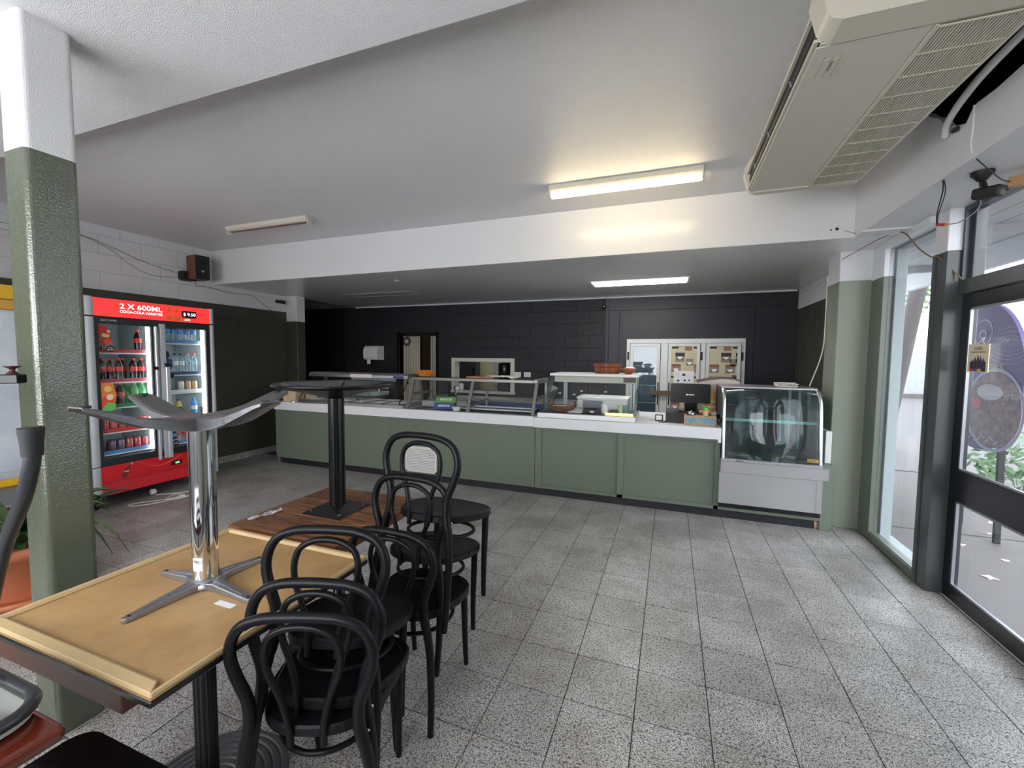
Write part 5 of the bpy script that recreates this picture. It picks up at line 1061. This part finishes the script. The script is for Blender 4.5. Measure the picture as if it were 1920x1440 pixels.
def resize(o, loc, k):        # real size: 0.79 m square top on a 0.69 m base, standing at its place
    o.location = loc; o.scale = (k, k, k)
resize(ut_, (-1.5494, 1.0071, 0.659), 1.1067)
# ---- reclaimed timber slab, upturned on its pedestal
tt = thing('timber_table', 'thick reclaimed timber tabletop turned upside down with black disc base in the air', 'table', (-1.6, 1.7, .69))
M_slab = mat('reclaimed_timber', S(146, 98, 62), .42, var=.95, vscale=4, stretch=(1.5, 16, 3), col2=S(48, 29, 20), bump=.2, bscale=30, rnd=.28)
M_slabe = mat('timber_edge', S(140, 82, 44), .45, var=.5, vscale=8, stretch=(2, 2, 20), col2=S(96, 52, 28))
for k in range(6):
    y0 = 1.376 + k * .1055
    bx('plank', M_slab, tt, -1.905, -1.288, y0 + .0006, y0 + .1049, .69, .742, bev=.0012)
MB().box(-1.913, -1.281, 1.368, 1.376, .692, .741).box(-1.913, -1.905, 1.376, 2.009, .692, .741).box(-1.288, -1.281, 1.376, 2.009, .692, .741).build('edging', M_slabe, tt, bev=.001)
BX, BY = -1.588, 1.712
pl = MB(); n_ = .118
pl.box(BX - n_, BX + n_, BY - n_, BY + n_, .742, .748)
pl.add([(BX - n_ * .9, BY - n_ * .9, .748), (BX + n_ * .9, BY - n_ * .9, .748), (BX + n_ * .9, BY + n_ * .9, .748), (BX - n_ * .9, BY + n_ * .9, .748), (BX - .04, BY - .04, .772), (BX + .04, BY - .04, .772), (BX + .04, BY + .04, .772), (BX - .04, BY + .04, .772)], [(4, 5, 6, 7), (0, 1, 5, 4), (1, 2, 6, 5), (2, 3, 7, 6), (3, 0, 4, 7)])
pl.build('mounting_plate', M_pw, tt, bev=.002)
for sx in (-1, 1):
    for sy in (-1, 1): MB().lathe([(.008, 0), (.008, .004), (0, .006)], (BX + sx * .085, BY + sy * .085, .7495), 10).build('screw', M_steel, tt)
fluted_tube(MB(), (BX, BY), .039, .76, 1.345, 48, .10).build('column', M_pw, tt)
MB().lathe([(.04, 1.318), (.10, 1.338), (.20, 1.362), (.265, 1.374), (.288, 1.384), (.29, 1.392), (.284, 1.396), (.26, 1.390), (.2, 1.378), (.1, 1.36), (.05, 1.35), (0, 1.35)], (BX, BY, 0), 48).build('disc_base', M_pw, tt)
for k in range(4):
    a = k * math.pi / 2 + .6; MB().bar((BX + .06 * math.cos(a), BY + .06 * math.sin(a), 1.358), (BX + .25 * math.cos(a), BY + .25 * math.sin(a), 1.392), .02, .012).build('web', M_pw, tt)
resize(tt, (-1.6853, 1.7906, 0.6452), 1.0533)
lp = thing('pedestal_table', 'black pedestal holding up the upturned timber slab', 'table', (-1.66, 1.79, 0))
MB().lathe([(.25, 0), (.25, .012), (.06, .03), (.03, .035), (.03, .62)], (-1.66, 1.79, 0), 28).build('column', M_pw, lp); MB().box(-1.9, -1.42, 1.56, 2.02, .62, .644).build('tabletop', M_brown, lp, bev=.002)
wp = MB(); random.seed(3); pts = []; F = []
for i in range(10):
    for j in range(4):
        pts.append((-1.88 + .012 * j + .004 * i + random.uniform(-.006, .006), 1.43 + i * .019 + random.uniform(-.008, .008), .745 + random.uniform(0, .014)))
for i in range(9):
    for j in range(3): a = i * 4 + j; F.append((a, a + 1, a + 5, a + 4))
wpo = wp.add(pts, F).build('plastic_wrapper', glassmat('wrapper_plastic', (.95, .95, .97, 1), 2.2, dirt=.75, dirtcol=(.85, .83, .84, 1)))
tag(wpo, 'crumpled clear plastic wrapper on the edge of the timber slab', 'wrapper')
wpo.location += Vector((-.0985, .0805, -.0418))
md = wpo.modifiers.new('thick', 'SOLIDIFY'); md.thickness = .001
# ---- bentwood chairs
def superseat(s, inset=0, n=40):
    out = []
    for k in range(n):
        a = 2 * math.pi * k / n; c, sn = math.cos(a), math.sin(a); e = .72
        x = math.copysign(abs(c) ** e, c); y_ = math.copysign(abs(sn) ** e, sn)
        w_ = (.205 - inset) * (1 + .08 * y_ - .06 * (1 - y_) / 2 * (y_ < 0))
        out.append((x * w_, .205 + y_ * (.205 - inset)))
    return out
def make_chair(label):
    t = thing('bentwood_chair', label, 'chair', (0, 0, 0), 'stacked black bentwood chairs')
    o = superseat(1); i1 = superseat(1, .006); i2 = superseat(1, .03); n = len(o); pts = []; F = []
    for (pl_, z) in ((i1, .424), (o, .428), (o, .452), (i1, .458), (i2, .456), ([(p[0] * .5, .205 + (p[1] - .205) * .5) for p in i2], .452)): pts += [(p[0], p[1], z) for p in pl_]
    for r in range(5):
        for k in range(n): F.append((r * n + k, r * n + (k + 1) % n, (r + 1) * n + (k + 1) % n, (r + 1) * n + k))
    F += [tuple(range(n - 1, -1, -1)), tuple(range(5 * n, 6 * n))]
    MB().add(pts, F).build('seat', M_chair, t, local=True)
    for s_ in (-1, 1):
        MB().tube(spline([(s_ * .200, -.02, 0), (s_ * .197, -.014, .15), (s_ * .186, -.010, .32), (s_ * .169, -.012, .425)], 5), [.0125 + .0055 * k / 15 for k in range(16)], 12).build('rear_leg', M_chair, t, local=True)
        MB().tube(spline([(s_ * .150, .405, 0), (s_ * .150, .385, .14), (s_ * .149, .372, .30), (s_ * .148, .362, .43)], 5), [.0115 + .0065 * k / 15 for k in range(16)], 12).build('front_leg', M_chair, t, local=True)
    half = [(.168, -.012, .42), (.156, -.014, .48), (.158, -.016, .55), (.184, -.019, .62), (.200, -.022, .68), (.193, -.025, .735), (.163, -.028, .779), (.105, -.031, .802), (.035, -.033, .808)]
    path = spline(half + [(-p[0], p[1], p[2]) for p in half[::-1]], 4)
    MB().tube(path, [.0185 - .0035 * min(1, min(k, len(path) - 1 - k) / 24) for k in range(len(path))], 12).build('back_hoop', M_chair, t, local=True)
    h2 = [(.048, .0, .405), (.052, -.006, .48), (.072, -.010, .56), (.100, -.014, .63), (.108, -.018, .69), (.092, -.022, .742), (.05, -.025, .768), (.015, -.026, .775)]
    MB().tube(spline(h2 + [(-p[0], p[1], p[2]) for p in h2[::-1]], 4), .0105, 10).build('inner_hoop', M_chair, t, local=True)
    MB().tube([(.155 * math.cos(a * math.pi / 18), .195 + .168 * math.sin(a * math.pi / 18), .352) for a in range(36)], .009, 8, closed=True).build('ring_stretcher', M_chair, t, local=True)
    for s_ in (-1, 1): MB().lathe([(.004, .0), (.007, .003), (0, .006)], (s_ * .172, .006, .44), 8, 'y').build('screw', M_steel, t, local=True)
    return t
R_ = math.radians
ch0 = cache(make_chair('bottom chair of the farther black bentwood stack, its legs on the floor'))
ch0.location = (-1.066, 1.442, 0); ch0.rotation_euler = (R_(-2.2), 0, 0)
for (loc, pit, yaw, lab) in (((-1.093, 1.546, .178), 8.2, -2.7, 'middle chair of the farther black bentwood stack'), ((-1.056, 1.560, .372), 8.6, -5.6, 'top chair of the farther black bentwood stack beside the timber slab'),
                             ((-.955, .895, .0), 0, 21, 'lowest chair of the nearer black bentwood stack, back closest to us'), ((-.955, .880, .045), 8.5, 18, 'middle chair of the nearer black bentwood stack'), ((-1.003, .955, .165), 10.5, 16.5, 'top chair of the nearer black bentwood stack beside the tan board')):
    dup(ch0, loc, lab, None, (R_(-pit), 0, R_(yaw)))
# ---- near-left: red timber table with upturned chair, black seat
rt = thing('red_table', 'glossy red timber table at the bottom left corner', 'table', (-1.5, .25, 0))
M_rw = mat('glossy_red_timber', S(104, 40, 24), .15, var=.5, vscale=6, stretch=(2, 12, 12), col2=S(66, 24, 16), coat=.6)
MB().box(-1.9, -1.172, -.25, .478, .718, .75).build('tabletop', M_rw, rt, bev=.012, seg=3); MB().lathe([(.22, 0), (.22, .012), (.04, .03), (.035, .718)], (-1.55, .12, 0), 20).build('column', M_pw, rt)
uc = thing('upturned_chair', 'upside-down chair with pale seat underside on the red timber table', 'chair', (-1.4, .3, .75))
M_seatg = mat('pale_seat_underside', S(190, 192, 186), .6); M_rubber = mat('worn_black_rim', S(38, 40, 44), .35, var=.3, vscale=20, col2=S(70, 72, 76))
sp_ = [(x + 0, y_) for (x, y_) in rrect(-1.66, -1.235, .10, .475, .07, 6)]
MB().prism(sp_, 'z', .758, .772).build('seat', M_seatg, uc)
MB().tube([(x, y_, .782) for (x, y_) in sp_], .0135, 10, closed=True).build('rim', M_rubber, uc)
MB().tube(spline([(-1.62, .40, .785), (-1.45, .37, .80), (-1.245, .395, .79)], 5), .013, 10).build('cross_tube', M_rubber, uc)
legp = spline([(-1.49, .46, .79), (-1.44, .465, .93), (-1.36, .468, 1.10), (-1.265, .466, 1.22), (-1.222, .466, 1.30), (-1.215, .466, 1.335)], 5)
MB().tube(legp, .0135, 12).build('leg', M_rubber, uc); MB().lathe([(.0165, 1.322), (.0175, 1.35), (.020, 1.372), (.020, 1.380), (0, 1.380)], (-1.215, .466, 0), 18).build('rubber_foot', M_lead, uc)
for (a, b) in (((-1.64, .46), (-1.70, .45)), ((-1.62, .12), (-1.68, .1)), ((-1.27, .12), (-1.2, .05))): MB().tube([(a[0], a[1], .79), ((a[0] + b[0]) / 2, (a[1] + b[1]) / 2, 1.05), (b[0], b[1], 1.32)], .0135, 10).build('leg', M_rubber, uc)
MB().lathe([(.004, 0), (.012, .004), (0, .006)], (-1.41, .455, .795), 10).build('screw', M_chrome, uc)
ds = thing('black_chair', 'glossy black chair seat at the bottom edge beside the red table', 'chair', (-1.36, .5, 0))
so = rrect(-1.545, -1.145, .30, .675, .06, 6)
MB().prism(so, 'z', .435, .457).build('seat', mat('glossy_black_seat', S(18, 18, 20), .18), ds, bev=.008, seg=2)
for (x, y_) in ((-1.51, .34), (-1.21, .34), (-1.51, .64), (-1.21, .64)): MB().tube([(x, y_, 0), (x, y_, .435)], .012, 10).build('leg', M_pw, ds)
MB().lathe([(.006, .457), (.006, .460), (0, .461)], (-1.205, .648, 0), 10).build('screw', M_chrome, ds)
# ---- behind the pillar: potted plant, low table, upturned foot
pot = thing('potted_plant', 'leafy green plant in a large terracotta pot behind the pillar', 'plant', (-3.85, 1.42, 0))
M_terra = mat('terracotta', S(190, 112, 76), .7, var=.35, vscale=9, bump=.1, bscale=80)
MB().lathe([(.24, 0), (.27, .02), (.28, .05), (.26, .05), (.25, .03), (0, .03)], (-3.85, 1.42, 0), 32, sx=1.15, sy=1.15).build('saucer', M_terra, pot)
MB().lathe([(.18, .03), (.25, .30), (.275, .30), (.285, .36), (.27, .37), (.25, .365), (.24, .33), (0, .32)], (-3.85, 1.42, 0), 36, sx=1.15, sy=1.15).build('pot', M_terra, pot)
bx('soil', M_blackm, pot, -3.97, -3.72, 1.3, 1.54, .315, .322)
M_lf = [mat('plant_leaf_dark', S(44, 66, 36), .35, var=.4, vscale=14), mat('plant_leaf_mid', S(70, 96, 52), .35, var=.4, vscale=14)]
random.seed(11); 
def blade(mb, base, ang, L, h, w_, droop):
    n = 7; P = []
    for k in range(n + 1):
        t_ = k / n; r = L * t_; z = base[2] + h * math.sin(t_ * math.pi * .5) - droop * t_ ** 3
        c = Vector((base[0] + r * math.cos(ang), base[1] + r * math.sin(ang), z)); ww = w_ * math.sin(math.pi * min(1, .12 + t_ * .88)) + .0015; s_ = Vector((-math.sin(ang), math.cos(ang), 0)) * ww
        P += [c - s_ + Vector((0, 0, .3 * ww)), c - Vector((0, 0, .2 * ww)), c + s_ + Vector((0, 0, .3 * ww))]
    F = []
    for k in range(n): a = 3 * k; F += [(a, a + 1, a + 4, a + 3), (a + 1, a + 2, a + 5, a + 4)]
    mb.add(P, F, True)
for k in range(64):
    a = random.uniform(0, 2 * math.pi); r0 = random.uniform(0, .15)
    if k < 6: a = random.uniform(-.3, .2); L_, h_, w_, d_ = random.uniform(.5, .75), random.uniform(.26, .34), .012, .32
    elif k < 44: L_, h_, w_, d_ = random.uniform(.24, .42), random.uniform(.16, .34), random.uniform(.03, .05), random.uniform(.05, .22)
    else: L_, h_, w_, d_ = random.uniform(.1, .24), random.uniform(.04, .14), random.uniform(.03, .045), random.uniform(.02, .1)
    mb = MB(); blade(mb, (-3.85 + r0 * math.cos(a), 1.42 + r0 * math.sin(a), .33), a, L_, h_, w_, d_); mb.build('leaf', M_lf[k % 2], pot)
lo = thing('low_table', 'low reddish timber framed table behind the plant and pillar', 'table', (-4.6, 1.6, 0))
for (a, b, c, d) in ((-4.46, -4.40, 1.42, 1.98), (-5.2, -4.46, 1.92, 1.98), (-5.2, -4.46, 1.42, 1.48)): MB().box(a, b, c, d, .38, .432).build('frame_rail', M_rw, lo, bev=.006)
bx('inset_top', M_black, lo, -5.2, -4.46, 1.48, 1.92, .395, .412)
for (x, y_) in ((-4.43, 1.45), (-4.43, 1.95), (-5.15, 1.45), (-5.15, 1.95)): MB().box(x - .03, x + .03, y_ - .03, y_ + .03, 0, .38).build('leg', M_rw, lo)
tag(MB().lathe([(.0, 0), (.24, 0), (.24, .012), (.05, .03), (0, .03)], (-4.85, 1.72, 0), 28).build('floor_disc', M_pw), 'round black table base disc on the floor beside the low table', 'table base')
uf = thing('upturned_stand', 'upturned black table base with dark glide knob at the far left', 'table base', (-2.3, .5, 0))
MB().lathe([(.2, 0), (.2, .02), (.035, .04), (.035, 1.43), (0, 1.43)], (-2.34, .5, 0), 20).build('column', M_pw, uf)
for k, (x, y_) in enumerate(((-2.0, .755), (-2.66, .24), (-2.6, .8), (-2.1, .2))):
    d = Vector((x + 2.34, y_ - .5, 0)).normalized()
    MB().bar((-2.34, .5, 1.44), (x, y_, 1.447), .04, .03).build('foot_bar', M_pw, uf, bev=.003)
    MB().lathe([(.017, 0), (.012, .006), (.006, .012), (.008, .018), (.020, .024), (.021, .027), (0, .027)], (x - d.x * .025, y_ - d.y * .025, 1.462), 14).build('glide', mat('maroon_glide', S(70, 30, 32), .4), uf)
# ================================================================ CEILING FIXTURES
def batten(label, x0, x1, y_, lit):
    t = thing('fluorescent_batten', label, 'light', ((x0 + x1) / 2, y_, 2.86))
    MB().prism([(y_ - .05, 2.95), (y_ - .05, 2.915), (y_ - .03, 2.90), (y_ + .03, 2.90), (y_ + .05, 2.915), (y_ + .05, 2.95)], 'x', x0, x1).build('channel', M_cream, t, bev=.002)
    for x in (x0 - .004, x1 - .012): MB().box(x, x + .016, y_ - .032, y_ + .032, 2.862, 2.948).build('end_cap', M_cream, t, bev=.004)
    if lit:
        MB().lathe([(.019, x0 + .02), (.019, x1 - .02)], (0, y_, 2.873), 16, 'x').build('tube', mat('lit_tube', (1, .84, .56, 1), .5, emit=FLUORO), t)
    else:
        bx('reflector', mat('dusty_brown_strip', S(120, 96, 80), .6), t, x0 + .03, x1 - .03, y_ - .012, y_ + .012, 2.893, 2.90)
batten('lit fluorescent batten on the main ceiling toward the air conditioner', -.985, .185, 3.53, True)
batten('unlit fluorescent batten without a tube near the left wall', -4.66, -3.50, 3.45, False)
rl = thing('recessed_light', 'lit white troffer light set in the low ceiling over the counter', 'light', (-.41, 5.66, 2.49))
bx('frame', M_plast, rl, -1.0, .18, 5.46, 5.86, 2.494, 2.4995); bx('diffuser', mat('lit_diffuser', (1, .98, .93, 1), .5, emit=RECESS), rl, -.975, .155, 5.485, 5.835, 2.4915, 2.494)
vg = thing('ceiling_vent', 'unlit recessed panel in the low ceiling above the salad bar', 'vent', (-4.27, 5.58, 2.49))
f = MB()
for (a, b, c, d) in ((-4.88, -3.66, 5.44, 5.46), (-4.88, -3.66, 5.72, 5.74), (-4.88, -4.86, 5.46, 5.72), (-3.68, -3.66, 5.46, 5.72)): f.box(a, b, c, d, 2.492, 2.4995)
f.build('frame', M_silver, vg); bx('panel', mat('grey_vent_panel', S(176, 176, 180), .5), vg, -4.86, -3.68, 5.46, 5.72, 2.4965, 2.4995)
tag(MB().lathe([(0, -.01), (.03, -.008), (.035, 0)], (-3.29, 4.63, 2.499), 14).build('smoke_sensor', M_plast), 'small round white sensor on the low ceiling', 'sensor')
# ---- ceiling-hung air conditioner
ac = thing('air_conditioner', 'long cream ceiling-hung air conditioner at top right', 'air conditioner', (.76, 2.6, 2.67))
pr = [(.47, 2.672), (.80, 2.668), (1.075, 2.668), (1.09, 2.69), (1.09, 2.94), (.56, 2.94), (.47, 2.87), (.455, 2.83), (.50, 2.80), (.50, 2.71)]
MB().prism(pr, 'y', 1.885, 3.36).build('housing', M_creamg, ac)
bx('front_panel', mat('cream_panel', S(214, 209, 196), .4), ac, .462, .80, 1.91, 3.33, 2.6655, 2.671, bev=.002)
bx('outlet_slot', M_black, ac, .462, .50, 1.92, 3.33, 2.695, 2.80)
for x, z in ((.452, 2.688), (.442, 2.79)): MB().box(x, x + .018, 1.9, 3.35, z - .006, z + .006).build('outlet_lip', M_cream, ac, bev=.003)
MB().bar((.463, 1.92, 2.745), (.463, 3.33, 2.745), .006, .03).build('louvre', M_blackm, ac)
for y_ in (2.25, 2.7, 3.1): MB().bar((.458, y_, 2.73), (.458, y_ + .03, 2.765), .006, .006).build('louvre_clip', M_silver, ac)
def endcap(y0, y1):
    p = [(.455, 2.70), (.47, 2.672), (.50, 2.660), (1.07, 2.660), (1.095, 2.672), (1.10, 2.70), (1.10, 2.945), (.58, 2.945), (.47, 2.90), (.435, 2.84), (.43, 2.79)]
    return MB().prism(p, 'y', y0, y1).build('end_cap', M_cream, ac, bev=.025, seg=4)
endcap(1.77, 1.895); endcap(3.345, 3.40)
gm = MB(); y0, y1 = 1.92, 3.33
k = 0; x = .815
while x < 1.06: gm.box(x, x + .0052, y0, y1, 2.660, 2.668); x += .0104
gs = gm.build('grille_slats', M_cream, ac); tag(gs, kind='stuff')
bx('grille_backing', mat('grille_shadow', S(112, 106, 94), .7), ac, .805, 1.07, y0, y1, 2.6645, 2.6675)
for k in range(11): bx('grille_rib', M_cream, ac, .808, 1.068, y0 + k * .141 - .003, y0 + k * .141 + .003, 2.6585, 2.664)
for x in (.803, 1.062): bx('grille_frame', M_cream, ac, x, x + .012, y0 - .01, y1 + .01, 2.659, 2.668)
MB().box(.50, .58, 1.99, 2.09, 2.6635, 2.6655).build('badge_plate', M_cream, ac, bev=.001)
text('lettering', 'DAIKIN', DKT, ac, (.545, 2.005, 2.6633), (0, 1, 0), (-1, 0, 0), .012, .055, lift=-.0003)
for k in range(3): bx('badge_line', mat('badge_grey', S(170, 164, 150), .5), ac, .505 + k * .028, .507 + k * .028, 1.975, 2.105, 2.663, 2.6655)
# ---- wires, pipe, sensor camera at the right beam
tag(MB().tube(spline([(1.30, 2.93, 2.70), (1.27, 2.84, 2.735), (1.24, 2.65, 2.76), (1.22, 2.4, 2.775), (1.22, 1.9, 2.80)], 6), .016, 10).build('drain_pipe', M_plast), 'white drain pipe running into the ragged hole behind the air conditioner', 'pipe')
tag(MB().tube(spline([(1.30, 2.83, 2.69), (1.31, 2.87, 2.70), (1.33, 2.92, 2.715), (1.36, 2.95, 2.72)], 5), .012, 8).build('pipe_stub', M_lead), 'black lagged pipe end inside the ragged hole', 'pipe')
def wire(name, label, pts, m, r=.003, cat='wire'): return tag(MB().tube(spline(pts, 6), r, 6).build(name, m), label, cat)
def B(x, y_, z): return (x, y_, z)
wire('taped_wire', 'white wire taped down the beam face beside the ragged hole', [(1.317, 2.74, 2.75), (1.316, 2.735, 2.66), (1.316, 2.74, 2.56), (1.33, 2.73, 2.498)], M_plast, .004)
hw_ = thing('hanging_wires', 'loop of loose black and grey wires with a red connector under the beam', 'wire', (1.4, 3.1, 2.4))
MB().tube(spline([(1.335, 3.0, 2.50), (1.36, 3.05, 2.46), (1.40, 3.18, 2.38), (1.44, 3.27, 2.335)], 6), .003, 6).build('black_wire', M_cable_k, hw_)
MB().tube(spline([(1.34, 3.0, 2.50), (1.375, 3.06, 2.45), (1.41, 3.19, 2.37), (1.445, 3.27, 2.33)], 6), .0025, 6).build('black_wire', M_cable_k, hw_)
MB().tube(spline([(1.45, 3.2, 2.315), (1.49, 3.15, 2.31), (1.53, 3.08, 2.36), (1.50, 3.02, 2.42), (1.46, 2.95, 2.47), (1.45, 2.9, 2.50)], 6), .003, 6).build('grey_wire', M_cable_g, hw_)
MB().tube([(1.442, 3.27, 2.333), (1.452, 3.21, 2.315)], .008, 8).build('red_connector', mat('red_plug', S(170, 36, 40), .4), hw_); MB().tube([(1.452, 3.21, 2.315), (1.458, 3.19, 2.312)], .006, 8).build('yellow_connector', mat('amber_plug', S(210, 160, 80), .4), hw_)
sc_ = thing('sensor_camera', 'black bracketed security camera under the beam', 'camera', (1.48, 2.98, 2.4))
MB().lathe([(.045, 2.499), (.045, 2.485), (.03, 2.47), (.02, 2.455), (0, 2.455)], (1.46, 2.93, 0), 18).build('mount', M_blackm, sc_)
MB().bar((1.46, 2.93, 2.46), (1.50, 2.98, 2.425), .02, .02).build('arm', M_blackm, sc_); MB().bar((1.475, 3.02, 2.41), (1.545, 2.93, 2.40), .06, .055).build('body', M_blackm, sc_, bev=.012, seg=2)
MB().box(1.487, 1.489, 3.005, 3.02, 2.385, 2.39).build('slot', M_paper, sc_)
wb_ = thing('timber_block', 'small square timber tube hanging on a wire at the right edge', 'block', (1.6, 2.93, 2.4))
d = MB().bar((1.60, 2.98, 2.445), (1.70, 2.82, 2.43), .05, .05).build('block', M_pine, wb_, bev=.002)
MB().tube(spline([(1.34, 2.74, 2.498), (1.42, 2.80, 2.46), (1.52, 2.90, 2.44), (1.60, 2.98, 2.45)], 6), .003, 6).build('black_wire', M_cable_k, wb_)
wire('swag_wire', 'brown wire swagging from the beam corner to the door frame', [(1.56, 4.02, 2.49), (1.58, 3.95, 2.44), (1.60, 3.85, 2.33), (1.62, 3.72, 2.235), (1.622, 3.62, 2.205), (1.69, 3.52, 2.05)], mat('brown_wire', S(120, 100, 78), .5), .0045)
wire('thin_wire', 'thin pale wire along the beam corner to the bulkhead hole', [(1.25, 4.13, 2.555), (1.4, 4.08, 2.49), (1.56, 4.02, 2.488)], M_cable_g, .0025)
wire('thin_wire', 'thin dark wire from the beam corner to the column top', [(1.56, 4.03, 2.488), (1.50, 4.2, 2.485), (1.40, 4.64, 2.43)], M_cable_k, .0025)
for (x, z, r) in ((1.205, 2.575, .012), (1.165, 2.57, .006)): tag(MB().lathe([(0, -.003), (r, -.002), (r, 0)], (x, 4.139, z), 10, 'y').build('drill_hole_plug', M_black), 'black plugged hole in the bulkhead near the right beam' if r > .01 else 'tiny black plugged hole in the bulkhead left of the larger one', 'hole plug')
# ---- speaker, its cables and the small camera on the left wall
sk2 = thing('wall_speaker', 'black bookshelf speaker with timber side on the left wall bracket', 'speaker', (-5.85, 3.83, 2.5))
M_spk = mat('speaker_timber', S(110, 66, 48), .5, var=.3, vscale=12)
q = thing  # speaker turned towards the room
ca, sa = math.cos(R_(-6)), math.sin(R_(-6))
def rot(p): return (-5.77 + p[0] * ca - p[1] * sa, 3.83 + p[0] * sa + p[1] * ca, p[2])
def rbox(x0, x1, y0, y1, z0, z1):
    m_ = MB().box(x0, x1, y0, y1, z0, z1); m_.v = [rot(p) for p in m_.v]; return m_
rbox(-.09, .10, -.085, .085, 2.50, 2.80).build('cabinet', M_spk, sk2, bev=.003)
rbox(.10, .112, -.083, .083, 2.502, 2.798).build('baffle', M_blackm, sk2, bev=.002)
def spk(z, r, nm):
    m_ = MB().lathe([(r, .112), (r, .118), (r * .9, .117), (r * .3, .105), (r * .25, .11), (0, .113)], (0, 0, 0), 22, 'x'); m_.v = [rot((p[0], p[1], p[2] + z)) for p in m_.v]; return m_.build(nm, M_blackm, sk2)
w0 = spk(2.60, .062, 'woofer'); spk(2.715, .03, 'tweeter')
m_ = MB().lathe([(.015, .112), (.008, .12), (0, .121)], n=12, axis='x'); m_.v = [rot((p[0], p[1], p[2] + 2.60)) for p in m_.v]; m_.build('dust_cap', M_silver, sk2)
MB().box(-5.95, -5.84, 3.70, 3.76, 2.50, 2.60).box(-5.95, -5.80, 3.72, 3.84, 2.488, 2.50).build('bracket', M_blackm, sk2)
wire('speaker_wire', 'upper grey speaker wire sagging along the left wall', [(-5.945, 1.9, 2.75), (-5.945, 2.3, 2.765), (-5.94, 2.72, 2.80), (-5.94, 3.0, 2.735), (-5.94, 3.3, 2.64), (-5.93, 3.70, 2.565)], M_cable_g)
wire('speaker_wire', 'lower grey speaker wire looping along the left wall', [(-5.945, 1.9, 2.66), (-5.945, 2.2, 2.70), (-5.945, 2.45, 2.72), (-5.94, 2.72, 2.795), (-5.94, 3.0, 2.70), (-5.94, 3.2, 2.56), (-5.94, 3.42, 2.49), (-5.93, 3.70, 2.525)], M_cable_g)
wire('camera_wire', 'dark wire from the speaker along the left wall to the small camera', [(-5.86, 3.85, 2.50), (-5.90, 3.90, 2.44), (-5.93, 4.05, 2.455), (-5.945, 4.4, 2.42), (-5.945, 4.72, 2.43), (-5.945, 4.95, 2.30), (-5.945, 5.05, 2.25)], M_cable_k)
lc = thing('bullet_camera', 'small black bullet camera at the end of the left wall', 'camera', (-5.9, 5.2, 2.38))
MB().lathe([(.03, 0), (.03, .01), (.015, .03), (0, .03)], (-5.95, 5.16, 2.40), 14, 'x').build('mount', M_blackm, lc); MB().tube([(-5.90, 5.12, 2.395), (-5.84, 5.22, 2.385)], [.024, .03], 14).build('body', M_blackm, lc)
